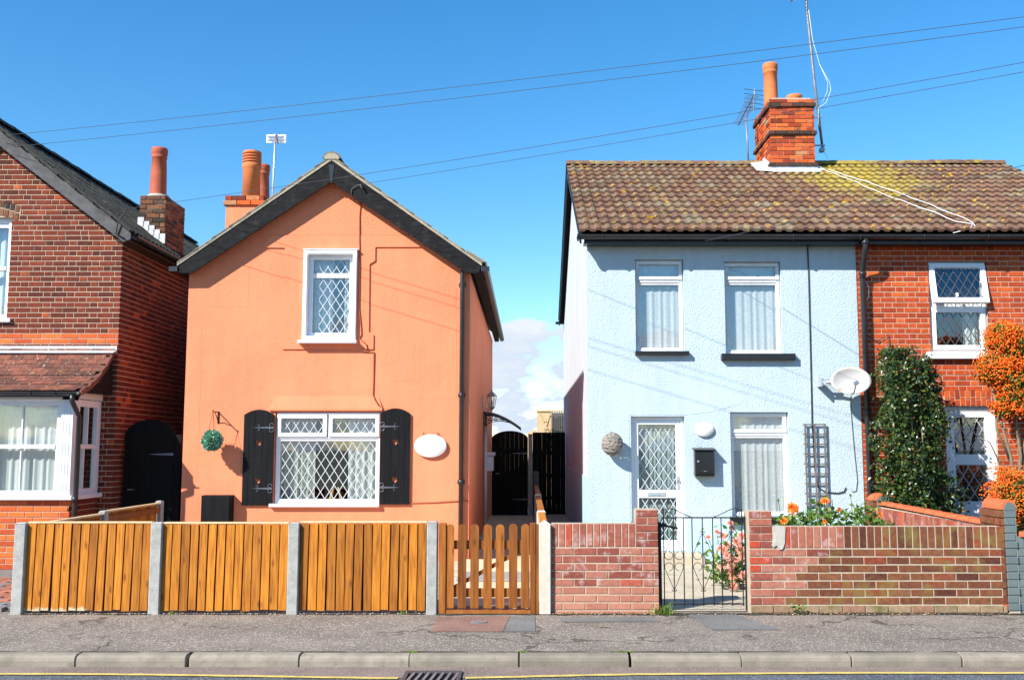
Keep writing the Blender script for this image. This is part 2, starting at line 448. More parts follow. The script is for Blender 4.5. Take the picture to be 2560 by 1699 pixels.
# tarmac pavement: grey binder with pale and tan chippings and old cracks
def tarmac(name, base, chips, chipsc, amount, cracks):
    m, nt, b, o = nodes(name)
    c = ramp(nt, noise(nt, 1.3, 7, .68), [(.3, sc3(base, .72)), (.7, sc3(base, 1.25))])
    fine = noise(nt, 160, 3, .6)
    c = mixc(nt, 1.0, c, ramp(nt, fine, [(.3, (.6,) * 3), (.7, (1.35,) * 3)]), 'MULTIPLY')
    g = nt.nodes.new('ShaderNodeNewGeometry')
    v = nt.nodes.new('ShaderNodeTexVoronoi')
    v.inputs['Scale'].default_value = chipsc
    nt.links.new(g.outputs['Position'], v.inputs['Vector'])
    sp = nt.nodes.new('ShaderNodeSeparateColor')
    nt.links.new(v.outputs['Color'], sp.inputs[0])
    dens = mth(nt, 'ADD', amount, mth(nt, 'MULTIPLY', mth(nt, 'SUBTRACT', noise(nt, 2.4, 4, .6, seed=2), .5), .9))
    sel = mth(nt, 'LESS_THAN', sp.outputs[0], dens)
    near = mth(nt, 'LESS_THAN', v.outputs['Distance'], .42)
    f = mth(nt, 'MULTIPLY', sel, near)
    cc_ = ramp(nt, sp.outputs[1], chips)
    c = mixc(nt, f, c, cc_)
    h = mth(nt, 'MULTIPLY', fine, .6)
    if cracks:
        ve = nt.nodes.new('ShaderNodeTexVoronoi')
        ve.feature = 'DISTANCE_TO_EDGE'
        ve.inputs['Scale'].default_value = .75
        dn = nt.nodes.new('ShaderNodeTexNoise')
        dn.inputs['Scale'].default_value = 3.5
        dn.inputs['Detail'].default_value = 6
        nt.links.new(g.outputs['Position'], dn.inputs['Vector'])
        va = nt.nodes.new('ShaderNodeVectorMath')
        va.operation = 'MULTIPLY_ADD'
        nt.links.new(dn.outputs['Color'], va.inputs[0])
        va.inputs[1].default_value = (.55, .55, .55)
        nt.links.new(g.outputs['Position'], va.inputs[2])
        nt.links.new(va.outputs[0], ve.inputs['Vector'])
        cf = ramp(nt, ve.outputs['Distance'], [(.007, (1, 1, 1)), (.017, (0, 0, 0))])
        ms = ramp(nt, noise(nt, .8, 2, .5, seed=4), [(.44, (0, 0, 0)), (.52, (1, 1, 1))])
        cf = mixc(nt, 1.0, cf, ms, 'MULTIPLY')
        c = mixc(nt, mth(nt, 'MULTIPLY', cf, .8), c, (.06, .05, .04))
    nt.links.new(c, b.inputs['Base Color'])
    b.inputs['Roughness'].default_value = .9
    b.inputs['Specular IOR Level'].default_value = .25
    bump(nt, b, mth(nt, 'ADD', h, f), .5, .004)
tarmac('pavement_tarmac', (.195, .165, .138), [(0, (.60, .54, .42)), (.5, (.50, .38, .27)), (1, (.68, .64, .58))], 72, .30, True)
tarmac('patch_red', (.235, .135, .105), [(0, (.34, .22, .17)), (1, (.40, .28, .2))], 90, .25, False)
tarmac('patch_grey', (.165, .160, .152), [(0, (.30, .27, .23)), (1, (.35, .33, .3))], 110, .18, False)
tarmac('gutter_tarmac', (.21, .155, .13), [(0, (.42, .36, .3)), (1, (.34, .26, .22))], 90, .30, False)
tarmac('road_tarmac', (.085, .092, .105), [(0, (.22, .24, .27)), (1, (.32, .33, .35))], 70, .35, False)
M('kerb_stone', (.30, .262, .205), .92, .2, 5, .9, 90, .006, rv=.28, dirt=((.20, .175, .13), .52, .72, 9))
M('yellow_line', (.58, .43, .12), .85, .2, 14, .5, 100, .003, dirt=((.28, .22, .11), .60, .72, 16))
M('ground', (.11, .12, .07), .95, .2, 1)
M('dirt_joint', (.075, .06, .045), .95, .5, 14, .9, 60, .01, dirt=((.16, .17, .04), .60, .70, 5))

# ------------------------------------------------------------------ geometry helpers
WLOC = {}
def wloc(o):
    return WLOC.get(o.name, Vector((0, 0, 0))) if o else Vector((0, 0, 0))
def tag(o, label=None, cat=None, group=None, kind=None):
    if label: o['label'] = label
    if cat: o['category'] = cat
    if group: o['group'] = group
    if kind: o['kind'] = kind
    return o
def empty(name, loc, label, cat, group=None):
    o = bpy.data.objects.new(name, None)
    o.empty_display_size = .1
    col.objects.link(o)
    o.location = loc
    WLOC[o.name] = Vector(loc)
    return tag(o, label, cat, group)
def link(name, me, parent, world, rot=None):
    o = bpy.data.objects.new(name, me)
    col.objects.link(o)
    o.parent = parent
    o.location = Vector(world) - wloc(parent)
    if rot is not None:
        o.rotation_euler = rot
    WLOC[o.name] = Vector(world)
    return o

class MB:
    def __init__(s):
        s.v, s.f, s.sm = [], [], False
    def face(s, pts):
        i = len(s.v)
        s.v += [tuple(p) for p in pts]
        s.f.append(tuple(range(i, i + len(pts))))
    def box(s, x0, x1, y0, y1, z0, z1):
        i = len(s.v)
        s.v += [(x, y, z) for x in (x0, x1) for y in (y0, y1) for z in (z0, z1)]
        for q in ((0, 1, 3, 2), (4, 6, 7, 5), (0, 4, 5, 1), (2, 3, 7, 6), (0, 2, 6, 4), (1, 5, 7, 3)):
            s.f.append(tuple(i + k for k in q))
        return s
    def cbox(s, x0, x1, y0, y1, z0, z1, c=.006):
        """box whose front (towards -y) edges are chamfered"""
        i = len(s.v)
        s.v += [(x0 + c, y0, z0 + c), (x1 - c, y0, z0 + c), (x1 - c, y0, z1 - c), (x0 + c, y0, z1 - c)]
        for y in (y0 + c, y1):
            s.v += [(x0, y, z0), (x1, y, z0), (x1, y, z1), (x0, y, z1)]
        s.f.append((i, i + 1, i + 2, i + 3))
        for k in range(4):
            l = (k + 1) % 4
            s.f.append((i + k, i + 4 + k, i + 4 + l, i + l))
            s.f.append((i + 4 + k, i + 8 + k, i + 8 + l, i + 4 + l))
        s.f.append((i + 11, i + 10, i + 9, i + 8))
        return s
    def prism(s, poly, vec, holes=()):
        """polygon (3-D points) extruded along vec, with holes"""
        vec = Vector(vec)
        loops = [[Vector(p) for p in poly]] + [[Vector(p) for p in h] for h in holes]
        tri = tessellate_polygon(loops)
        flat = [p for l in loops for p in l]
        n = len(flat)
        i = len(s.v)
        s.v += [tuple(p) for p in flat] + [tuple(p + vec) for p in flat]
        if not holes:
            s.f.append(tuple(range(i, i + n)))
            s.f.append(tuple(range(i + 2 * n - 1, i + n - 1, -1)))
        else:
            for t in tri:
                s.f.append(tuple(i + k for k in t))
                s.f.append(tuple(i + n + k for k in reversed(t)))
        o = 0
        for l in loops:
            m = len(l)
            for k in range(m):
                a, b = o + k, o + (k + 1) % m
                s.f.append((i + a, i + b, i + n + b, i + n + a))
            o += m
        return s
    def tube(s, pts, r, n=6, closed=False, cap=True):
        pts = [Vector(p) for p in pts]
        m = len(pts)
        rr = r if isinstance(r, (list, tuple)) else [r] * m
        i = len(s.v)
        up = None
        for k, p in enumerate(pts):
            if closed:
                t = pts[(k + 1) % m] - pts[k - 1]
            else:
                t = pts[min(k + 1, m - 1)] - pts[max(k - 1, 0)]
            if t.length < 1e-9:
                t = Vector((0, 0, 1))
            t.normalize()
            if up is None:
                up = Vector((0, 0, 1)) if abs(t.z) < .9 else Vector((1, 0, 0))
            a = t.cross(up)
            if a.length < 1e-6:
                a = t.cross(Vector((.3, .9, .1)))
            a.normalize()
            b = a.cross(t).normalized()
            up = b
            for j in range(n):
                q = 2 * math.pi * j / n
                s.v.append(tuple(p + (a * math.cos(q) + b * math.sin(q)) * rr[k]))
        for k in range(m if closed else m - 1):
            k2 = (k + 1) % m
            for j in range(n):
                j2 = (j + 1) % n
                s.f.append((i + k * n + j, i + k * n + j2, i + k2 * n + j2, i + k2 * n + j))
        if cap and not closed:
            s.f.append(tuple(i + j for j in reversed(range(n))))
            s.f.append(tuple(i + (m - 1) * n + j for j in range(n)))
        return s
    def lathe(s, prof, c, n=16, sx=1, sy=1):
        i = len(s.v)
        for r, z in prof:
            for j in range(n):
                q = 2 * math.pi * j / n
                s.v.append((c[0] + r * math.cos(q) * sx, c[1] + r * math.sin(q) * sy, c[2] + z))
        for k in range(len(prof) - 1):
            for j in range(n):
                j2 = (j + 1) % n
                s.f.append((i + k * n + j, i + k * n + j2, i + (k + 1) * n + j2, i + (k + 1) * n + j))
        s.f.append(tuple(i + j for j in reversed(range(n))))
        s.f.append(tuple(i + (len(prof) - 1) * n + j for j in range(n)))
        return s
    def leaf(s, c, d, nrm, L, w, fold=.25):
        c, d = Vector(c), Vector(d).normalized()
        sd = d.cross(Vector(nrm))
        if sd.length < 1e-5:
            sd = d.cross(Vector((.2, .5, .8)))
        sd.normalize()
        nn = sd.cross(d)
        i = len(s.v)
        mid = c + d * (L * .45)
        s.v += [tuple(c), tuple(mid + sd * w * .5 + nn * w * fold), tuple(c + d * L), tuple(mid - sd * w * .5 + nn * w * fold)]
        s.f += [(i, i + 1, i + 2), (i, i + 2, i + 3)]
    def mesh(s, name, mat, org):
        me = bpy.data.meshes.new(name)
        ox, oy, oz = org
        me.from_pydata([(x - ox, y - oy, z - oz) for x, y, z in s.v], [], s.f)
        me.materials.append(MATS[mat])
        if s.sm:
            me.polygons.foreach_set('use_smooth', [True] * len(me.polygons))
        me.validate()
        return me
    def build(s, name, mat, parent=None, smooth=False, recalc=True):
        s.sm = smooth
        xs, ys, zs = zip(*s.v)
        org = ((min(xs) + max(xs)) / 2, (min(ys) + max(ys)) / 2, min(zs))
        me = s.mesh(name, mat, org)
        if recalc:
            bm = bmesh.new()
            bm.from_mesh(me)
            bmesh.ops.recalc_face_normals(bm, faces=bm.faces)
            bm.to_mesh(me)
            bm.free()
        return link(name, me, parent, org)

def arc(cx, cz, r, a0, a1, n, y):
    return [(cx + r * math.cos(R(a0 + (a1 - a0) * k / n)), y, cz + r * math.sin(R(a0 + (a1 - a0) * k / n))) for k in range(n + 1)]

# ---- walls with openings, in a plane: point(u, v, d) with d into the wall
class Plane:
    def __init__(s, origin, u, inward):
        s.o, s.u, s.n = Vector(origin), Vector(u).normalized(), Vector(inward).normalized()
        s.rot = Matrix((s.u, s.n, Vector((0, 0, 1)))).transposed().to_euler()
    def p(s, u, v, d=0):
        return s.o + s.u * u + Vector((0, 0, v)) + s.n * d
def panel(mb, pl, u0, u1, v0, v1, ops, t, d0=0):
    us = sorted({u0, u1, *[q for o in ops for q in o[:2]]})
    vs = sorted({v0, v1, *[q for o in ops for q in o[2:4]]})
    def solid(i, j):
        if i < 0 or j < 0 or i >= len(us) - 1 or j >= len(vs) - 1:
            return False
        u, v = (us[i] + us[i + 1]) / 2, (vs[j] + vs[j + 1]) / 2
        return not any(o[0] < u < o[1] and o[2] < v < o[3] for o in ops)
    for i in range(len(us) - 1):
        for j in range(len(vs) - 1):
            if not solid(i, j):
                continue
            a, b, c, e = us[i], us[i + 1], vs[j], vs[j + 1]
            mb.face([pl.p(a, c, d0), pl.p(b, c, d0), pl.p(b, e, d0), pl.p(a, e, d0)])
            mb.face([pl.p(a, c, t), pl.p(a, e, t), pl.p(b, e, t), pl.p(b, c, t)])
            if not solid(i - 1, j): mb.face([pl.p(a, c, d0), pl.p(a, e, d0), pl.p(a, e, t), pl.p(a, c, t)])
            if not solid(i + 1, j): mb.face([pl.p(b, c, d0), pl.p(b, c, t), pl.p(b, e, t), pl.p(b, e, d0)])
            if not solid(i, j - 1): mb.face([pl.p(a, c, d0), pl.p(a, c, t), pl.p(b, c, t), pl.p(b, c, d0)])
            if not solid(i, j + 1): mb.face([pl.p(a, e, d0), pl.p(b, e, d0), pl.p(b, e, t), pl.p(a, e, t)])

BM_CACHE = {}
def brick_mesh(w, h, mat, depth, c=.004):
    k = (round(w, 3), round(h, 3), mat, depth)
    if k not in BM_CACHE:
        mb = MB().cbox(-w / 2, w / 2, 0, depth, -h / 2, h / 2, c)
        BM_CACHE[k] = mb.mesh('brick', mat, (0, 0, 0))
    return BM_CACHE[k]
def course(u0, u1, i, bond, ops, v, h, s=.215, hd=.1025, j=.010):
    """bricks of one course as (u, v, w, h) rectangles"""
    res, u = [], u0
    if bond == 'flemish':
        seq, k = [s, hd], 0
        if i % 2 == 0:
            u = u0 - (s + hd) / 2 - j
    else:
        seq, k = [s], 0
        if i % 2:
            u = u0 - (s + j) / 2
    while u < u1 - .02:
        w = seq[k % len(seq)]
        k += 1
        a, b = max(u, u0), min(u + w, u1)
        u += w + j
        segs = [(a, b)]
        for o in ops:
            if o[2] < v + h / 2 < o[3]:
                ns = []
                for p, q in segs:
                    if q <= o[0] or p >= o[1]:
                        ns.append((p, q))
                    else:
                        if p < o[0]: ns.append((p, o[0]))
                        if q > o[1]: ns.append((o[1], q))
                segs = ns
        for p, q in segs:
            if q - p > .013:
                res.append((p, v, q - p, h))
    return res
def lay(parent, pl, rects, mat, depth=.03, proud=.006, limit=300, key=None, jit=.0015, name='brick'):
    """bricks proud of the mortar: those that show largest as objects of their own, the rest joined"""
    rects = sorted(rects, key=key) if key else rects
    rest = MB()
    for n, (u, v, w, h) in enumerate(rects):
        mt = mat if isinstance(mat, str) else mat(u, v, w, h)
        d = -proud + rng.uniform(-jit, jit)
        if n < limit:
            me = brick_mesh(w, h, mt, depth)
            o = link(name, me, parent, pl.p(u + w / 2, v + h / 2, d), pl.rot)
            o.rotation_euler[1] += rng.uniform(-.006, .006)
        else:
            i = len(rest.v)
            rest.cbox(0, w, 0, depth, 0, h, .004)
            rest.v[i:] = [tuple(pl.p(u + x, v + z, d + y)) for x, y, z in rest.v[i:]]
    if rest.v:
        o = rest.build(name + 'work', mat if isinstance(mat, str) else mat(*rects[-1]), parent, recalc=False)
        o['kind'] = 'stuff'

# ---- windows
def frame(mb, x0, x1, z0, z1, y0, y1, w, c=.006):
    mb.cbox(x0, x1, y0, y1, z1 - w, z1, c)
    mb.cbox(x0, x1, y0, y1, z0, z0 + w, c)
    mb.cbox(x0, x0 + w, y0, y1, z0 + w, z1 - w, c)
    mb.cbox(x1 - w, x1, y0, y1, z0 + w, z1 - w, c)
def lattice(mb, x0, x1, z0, z1, y, dw, dh, w=.010, ox=0, oz=0, t=.004):
    """diagonal lead strips clipped to a rectangle"""
    L = math.hypot(dw, dh)
    for sgn in (1, -1):
        nmax = int((x1 - x0) / dw + (z1 - z0) / dh) + 4
        for k in range(-nmax, nmax):
            # line: x = xa + s*dw*sgn, z = z0' + s*dh
            xa, za = x0 + ox + k * dw, z0 + oz
            lo, hi = (z0 - za) / dh, (z1 - za) / dh
            a, b = (x0 - xa) / (dw * sgn), (x1 - xa) / (dw * sgn)
            lo, hi = max(lo, min(a, b)), min(hi, max(a, b))
            if hi - lo < .05:
                continue
            p = Vector((xa + lo * dw * sgn, y, za + lo * dh))
            q = Vector((xa + hi * dw * sgn, y, za + hi * dh))
            n = Vector((dh / L, 0, -dw * sgn / L)) * (w / 2)
            yo = Vector((0, -t if sgn > 0 else -t * .6, 0))
            i = len(mb.v)
            mb.v += [tuple(r) for r in (p + n, p - n, q - n, q + n, p + n + yo, p - n + yo, q - n + yo, q + n + yo)]
            for f in ((4, 5, 6, 7), (0, 1, 5, 4), (1, 2, 6, 5), (2, 3, 7, 6), (3, 0, 4, 7)):
                mb.f.append(tuple(i + m for m in f))
def curtain(parent, name, x0, x1, z0, z1, y, mat, folds=9, amp=.02, seed=1):
    r = random.Random(seed)
    mb = MB()
    n = max(12, int(folds * 8))
    ph = [r.uniform(0, 6) for _ in range(4)]
    rows = 6
    for k in range(rows + 1):
        f = k / rows
        for i in range(n + 1):
            t = i / n
            q = t * folds * 2 * math.pi
            d = amp * (math.sin(q + ph[0] + .6 * math.sin(2.3 * t * 6 + ph[1])) + .4 * math.sin(q * 1.7 + ph[2])) * (.75 + .25 * f)
            mb.v.append((x0 + (x1 - x0) * t, y + d, z1 + (z0 - z1) * f))
    for k in range(rows):
        for i in range(n):
            a = k * (n + 1) + i
            mb.f.append((a, a + 1, a + n + 2, a + n + 1))
    return mb.build(name, mat, parent, True, False)
def pane(parent, x0, x1, z0, z1, y):
    return MB().box(x0, x1, y, y + .006, z0, z1).build('pane', 'glass', parent)

# ---- roof tiles
def tile_mesh(name, mat, w, L, roll=.026, waves=2, t=.017):
    prof, n = [], waves
    for k in range(n):
        o = k / n
        for a, h in ((0, .25), (.06, .05), (.12, 0), (.42, 0), (.50, .35), (.58, .95), (.66, 1), (.84, 1), (.92, .75)):
            prof.append((o + a / n, h * roll))
    prof.append((1.0, .25 * roll))
    mb = MB()
    m = len(prof)
    for y, z in ((0, t), (L, 0)):
        for a, h in prof:
            mb.v.append((a * w, y, h + z))
    for a, h in prof:
        mb.v.append((a * w, 0, h))
    for k in range(m - 1):
        mb.f.append((k, k + 1, m + k + 1, m + k))
        mb.f.append((2 * m + k, 2 * m + k + 1, k + 1, k))
    for k in (0, m - 1):
        i = len(mb.v)
        x, h = prof[k][0] * w, prof[k][1]
        mb.v += [(x, 0, h + t), (x, L, h), (x, L, h - .012), (x, 0, h - .004)]
        mb.f.append((i, i + 1, i + 2, i + 3))
    me = mb.mesh(name, mat, (0, 0, 0))
    return me
def tiles(parent, me, origin, u, s, nu, ns, pw, gauge, limit=300, skip=None, first=None):
    """nu x ns tiles laid from the eave up: u along the eave, s up the slope"""
    u, s = Vector(u).normalized(), Vector(s).normalized()
    nn = u.cross(s)
    rot = Matrix((u, s, nn)).transposed().to_euler()
    items = [(j, i) for j in range(ns) for i in range(nu) if not (skip and skip(i, j))]
    if first:
        items.sort(key=first)
    rest = MB()
    for n, (j, i) in enumerate(items):
        p = Vector(origin) + u * (i * pw) + s * (j * gauge) + nn * rng.uniform(.0, .005) + s * rng.uniform(-.004, .004)
        if n < limit:
            o = link('tile', me, parent, p, rot)
            o.rotation_euler[0] += rng.uniform(-.006, .006)
        else:
            b = len(rest.v)
            rest.v += [tuple(p + u * v.co.x + s * v.co.y + nn * v.co.z) for v in me.vertices]
            rest.f += [tuple(b + k for k in q.vertices) for q in me.polygons]
    if rest.v:
        rest.build('tilework', me.materials[0].name, parent, recalc=False)['kind'] = 'stuff'
def ridge_tiles(parent, p0, p1, mat, r=.11, seg=.45, flat=.75):
    p0, p1 = Vector(p0), Vector(p1)
    d = (p1 - p0)
    n = max(1, round(d.length / seg))
    t = d.normalized()
    sd = t.cross(Vector((0, 0, 1))).normalized()
    L = d.length / n
    mb = MB()
    for k, (a, rr) in enumerate(((0, r * 1.06), (.06, r * 1.06), (.06, r), (L, r))):
        for j in range(9):
            q = math.pi * j / 8
            mb.v.append(tuple(t * a + sd * math.cos(q) * rr + Vector((0, 0, math.sin(q) * rr * flat))))
    for k in range(3):
        for j in range(8):
            mb.f.append((k * 9 + j, k * 9 + j + 1, k * 9 + j + 10, k * 9 + j + 9))
    mb.f.append(tuple(range(9)))
    mb.f.append(tuple(range(27, 36)))
    me = mb.mesh('ridge_tile', mat, (0, 0, 0))
    for k in range(n):
        o = link('ridge_tile', me, parent, p0 + t * (L * k) + Vector((0, 0, rng.uniform(-.006, .006))))
        o.rotation_euler[1] = rng.uniform(-.012, .012)

def half_gutter(mb, p0, p1, r=.055, t=.006):
    """half-round gutter from p0 to p1"""
    p0, p1 = Vector(p0), Vector(p1)
    d = (p1 - p0).normalized()
    sd = d.cross(Vector((0, 0, 1))).normalized()
    i = len(mb.v)
    n = 10
    for p in (p0, p1):
        for rr in (r, r - t):
            for j in range(n + 1):
                q = math.pi + math.pi * j / n
                mb.v.append(tuple(p + sd * math.cos(q) * rr + Vector((0, 0, math.sin(q) * rr))))
    m = n + 1
    for j in range(n):
        mb.f.append((i + j, i + j + 1, i + 2 * m + j + 1, i + 2 * m + j))
        mb.f.append((i + m + j, i + 3 * m + j, i + 3 * m + j + 1, i + m + j + 1))
        mb.f.append((i + j, i + m + j, i + m + j + 1, i + j + 1))
        mb.f.append((i + 2 * m + j, i + 2 * m + j + 1, i + 3 * m + j + 1, i + 3 * m + j))
    for j in (0, n):
        mb.f.append((i + j, i + 2 * m + j, i + 3 * m + j, i + m + j))

def sweep(a, b, n, sag):
    a, b = Vector(a), Vector(b)
    return [a.lerp(b, k / n) - Vector((0, 0, sag * 4 * (k / n) * (1 - k / n))) for k in range(n + 1)]

# ------------------------------------------------------------------ ground, road, kerb, pavement
def sheet(name, pts, mat, kind='structure', parent=None, t=None):
    mb = MB()
    if t:
        mb.prism([Vector(p) for p in pts], (0, 0, -t))
    else:
        mb.face(pts)
    o = mb.build(name, mat, parent)
    if kind and not parent:
        o['kind'] = kind
    return o
sheet('ground', [(-600, -600, -.19), (600, -600, -.19), (600, 900, -.19), (-600, 900, -.19)], 'ground')
sheet('road', [(-60, -2, -.125), (60, -2, -.125), (60, 8.19, -.125), (-60, 8.19, -.125)], 'road_tarmac')
def band(name, f0, f1, z, mat, x0=-9, x1=9, n=72, kind='structure'):
    mb = MB()
    for k in range(n + 1):
        x = x0 + (x1 - x0) * k / n
        mb.v += [(x, f0(x), z), (x, f1(x), z)]
    for k in range(n):
        mb.f.append((2 * k, 2 * k + 2, 2 * k + 3, 2 * k + 1))
    o = mb.build(name, mat)
    o['kind'] = kind
    return o
def ylx(x):
    return 7.955 - .155 * math.exp(-((x + .9) / 1.5) ** 2) + .02 * (x / 4) + .005 * math.sin(3 * x)
band('gutter_strip', lambda x: ylx(x) + .005, lambda x: 8.185, -.121, 'gutter_tarmac')
for a, b in ((-9, -.98), (-.47, 9)):
    band('yellow_line', lambda x: ylx(x) - .035 + .004 * math.sin(17 * x), lambda x: ylx(x) + .022 + .004 * math.sin(23 * x + 1), -.117, 'yellow_line', a, b)
# pavement: one sheet falling to the kerb
mb = MB()
for k in range(41):
    x = -60 + 3 * k
    mb.v += [(x, 8.315, -.034), (x, 9.2, -.018), (x, 10.12, 0), (x, 10.4, .0)]
for k in range(40):
    for j in range(3):
        mb.f.append((4 * k + j, 4 * k + 4 + j, 4 * k + 5 + j, 4 * k + 1 + j))
pav = mb.build('pavement', 'pavement_tarmac')
pav['kind'] = 'structure'
def pz(y):
    return -.034 + (y - 8.315) * .0188 + .004
def patch(pts, mat):
    sheet('pavement_patch', [(x, y, pz(y)) for x, y in pts], mat, parent=pav)
patch([(-.87, 9.86), (-.17, 9.86), (-.22, 9.13), (-.86, 9.13)], 'patch_red')
patch([(-.165, 9.86), (.075, 9.86), (.07, 9.13), (-.215, 9.13)], 'patch_grey')
patch([(1.55, 9.99), (2.02, 9.99), (2.28, 9.22), (1.66, 9.22)], 'patch_grey')
patch([(.30, 9.82), (1.22, 9.84), (1.24, 9.60), (.33, 9.58)], 'patch_grey')
# kerb
kerb = bpy.data.objects.new('kerb', None)
col.objects.link(kerb)
kerb['kind'] = 'structure'
WLOC['kerb'] = Vector((0, 0, 0))
def kerb_mesh(L):
    mb = MB()
    prof = [(8.195, -.17), (8.192, -.075), (8.198, -.052), (8.215, -.038), (8.24, -.031), (8.315, -.030), (8.315, -.17)]
    c = .006
    xs = (0, c, L - c, L)
    for x in xs:
        for y, z in prof:
            e = .006 if x in (0, L) else 0
            mb.v.append((x, y + (e if y < 8.3 else -e), z - (e if z > -.1 else 0)))
    m = len(prof)
    for k in range(3):
        for j in range(m - 1):
            mb.f.append((k * m + j, k * m + m + j, k * m + m + j + 1, k * m + j + 1))
    mb.f.append(tuple(range(m)))
    mb.f.append(tuple(range(3 * m, 4 * m)))
    return mb.mesh('kerb_stone', 'kerb_stone', (0, 0, 0))
km = kerb_mesh(.874)
for k in range(-9, 10):
    o = link('kerb_stone', km, kerb, (-.945 + .882 * k + .003, rng.uniform(-.004, .004), rng.uniform(-.004, .003)))
    o.rotation_euler[2] = rng.uniform(-.002, .002)
# street drain in the gutter
band('kerb_joint', lambda x: 8.312 - .004 * math.sin(5 * x), lambda x: 8.335 + .010 * math.sin(7 * x + 1) + .008 * math.sin(19 * x), -.0285, 'dirt_joint', -9, 9, 260)
band('wall_foot_dirt', lambda x: 9.945 - .014 * math.sin(6 * x) - .012 * math.sin(17 * x + 2) + (.02 if x < -.9 else 0), lambda x: 10.03, .0045, 'dirt_joint', -5.05, 4.9, 260)
dr = empty('drain_cover', (-.72, 8.0, -.12), 'rusty iron drain grate in the gutter beside the kerb', 'drain cover')
mb = MB()
mb.box(-.92, -.52, 7.45, 7.94, -.118, -.1165)
mb.build('drain_well', 'black_timber', dr)
mb = MB()
mb.box(-.945, -.505, 7.93, 8.0, -.119, -.108)
mb.box(-.945, -.505, 7.40, 7.46, -.119, -.108)
mb.box(-.945, -.915, 7.46, 7.93, -.119, -.108)
mb.box(-.535, -.505, 7.46, 7.93, -.119, -.108)
mb.build('frame', 'metal_dark', dr)
for k in range(7):
    x = -.895 + .056 * k
    MB().prism([(x - .03, 7.46, -.116), (x - .008, 7.46, -.116), (x + .034, 7.93, -.116), (x + .012, 7.93, -.116)], (0, 0, .009)).build('bar', 'metal_grey', dr)
# small oval water cover by the picket gate
wc = MB()
wc.lathe([(.082, 0), (.082, .006), (.074, .008)], (-.455, 9.56, pz(9.56)), 20, 1, .75)
o = wc.build('water_cover', 'metal_grey')
tag(o, 'small oval grey water cover in the red tarmac patch before the picket gate', 'cover')
for k in range(7):
    x = -.515 + .02 * k
    MB().box(x - .004, x + .004, 9.535, 9.585, pz(9.56) + .008, pz(9.56) + .0115).build('rib', 'aerial_alu', o)

# gardens and drive (they rise to the houses)
def slope(name, x0, x1, y0, y1, z0, z1, mat):
    return sheet(name, [(x0, y0, z0), (x1, y0, z0), (x1, y1, z1), (x0, y1, z1)], mat)
slope('orange_garden', -4.95, .17, 10.12, 24.5, .004, .13, 'garden_concrete')
slope('blue_garden', .17, 4.75, 10.12, 24.5, .008, .16, 'garden_concrete')
slope('right_garden', 4.75, 30, 10.12, 24.5, .006, .15, 'soil')
slope('drive', -30, -4.95, 10.12, 24.5, .006, .11, 'patch_grey')
# steps of the orange garden path seen between the pickets
for k, (y0, y1, z, mm) in enumerate(((10.3, 11.1, .03, 'path_slab'), (11.13, 11.95, .05, 'path_slab'), (11.98, 12.7, .075, 'grey_slab'), (12.73, 13.9, .10, 'path_slab'))):
    o = MB().cbox(-.84, .05, y0, y1, -.02, z, .01).build('path_slab', mm)
    o['kind'] = 'structure'
o = MB().cbox(1.35, 2.4, 13.72, 14.19, .02, .17, .01).build('door_step', 'garden_concrete')
o['kind'] = 'structure'
# block paving of the drive, herringbone
dv = bpy.data.objects.new('block_paving', None)
col.objects.link(dv)
dv['kind'] = 'structure'
WLOC['block_paving'] = Vector((0, 0, 0))
pm = {}
for mm in ('paver_red', 'paver_grey'):
    mb = MB()
    mb.box(-.0985, .0985, -.0485, .0485, -.05, -.004)
    mb.v += [(-.0945, -.0445, 0), (.0945, -.0445, 0), (.0945, .0445, 0), (-.0945, .0445, 0)]
    mb.f.append((8, 9, 10, 11))
    for a, b, c_, d_ in ((1, 5, 9, 8), (5, 7, 10, 9), (7, 3, 11, 10), (3, 1, 8, 11)):
        mb.f.append((a, b, c_, d_))
    pm[mm] = mb.mesh('paver', mm, (0, 0, 0))
cnt = 0
for j in range(0, 36):
    for i in range(0, 26):
        x, y = -6.4 + .1 * i, 10.2 + .1 * j
        r = (i - j) % 4
        if r == 0 and x < -5.1:
            px, py, rz = x + .1, y + .05, 0
        elif r == 3 and x < -5.1:
            px, py, rz = x + .05, y, math.pi / 2
        else:
            continue
        if px > -5.14 or py > 13.2 or py < 10.2:
            continue
        o = link('paver', pm['paver_grey' if px > -5.4 and py < 10.5 or rng.random() < .16 else 'paver_red'], dv, (px, py, .036 + (py - 10.1) * .0075 + rng.uniform(-.002, .002)), (0, 0, rz))

# ------------------------------------------------------------------ left brick house
lh = empty('brick_house', (-8.2, 18.5, 0), 'dark red brick house with black bargeboard and white bay window at the left edge', 'house')
LX, LY, LZ = -5.85, 14.2, 4.66          # right corner, front plane, eave height
APX, APZ = -7.95, 6.32
pf = Plane((-10.6, LY, 0), (1, 0, 0), (0, 1, 0))
u = lambda x: x + 10.6
win_l = (u(-8.35), u(-7.47), 3.45, 4.93)
bay_op = (u(-9.2), u(-6.05), .9, 2.25)
mb = MB()
panel(mb, pf, .55, u(LX), 0, LZ, [(*win_l[:3], LZ), bay_op], .25)
mb.prism([(-10.05, LY, LZ), (-8.35, LY, LZ), (-8.35, LY, 4.93), (-7.47, LY, 4.93), (-7.47, LY, LZ), (LX, LY, LZ), (APX, LY, APZ)], (0, .25, 0))
ps = Plane((LX, LY + .25, 0), (0, 1, 0), (-1, 0, 0))
panel(mb, ps, 0, 8.8, 0, LZ, [], .25)
panel(mb, Plane((-10.05, LY + .25, 0), (0, 1, 0), (1, 0, 0)), 0, 8.8, 0, LZ, [], .25)
panel(mb, Plane((-10.05, 23.25, 0), (1, 0, 0), (0, 1, 0)), 0, 4.2, 0, LZ, [], .25)
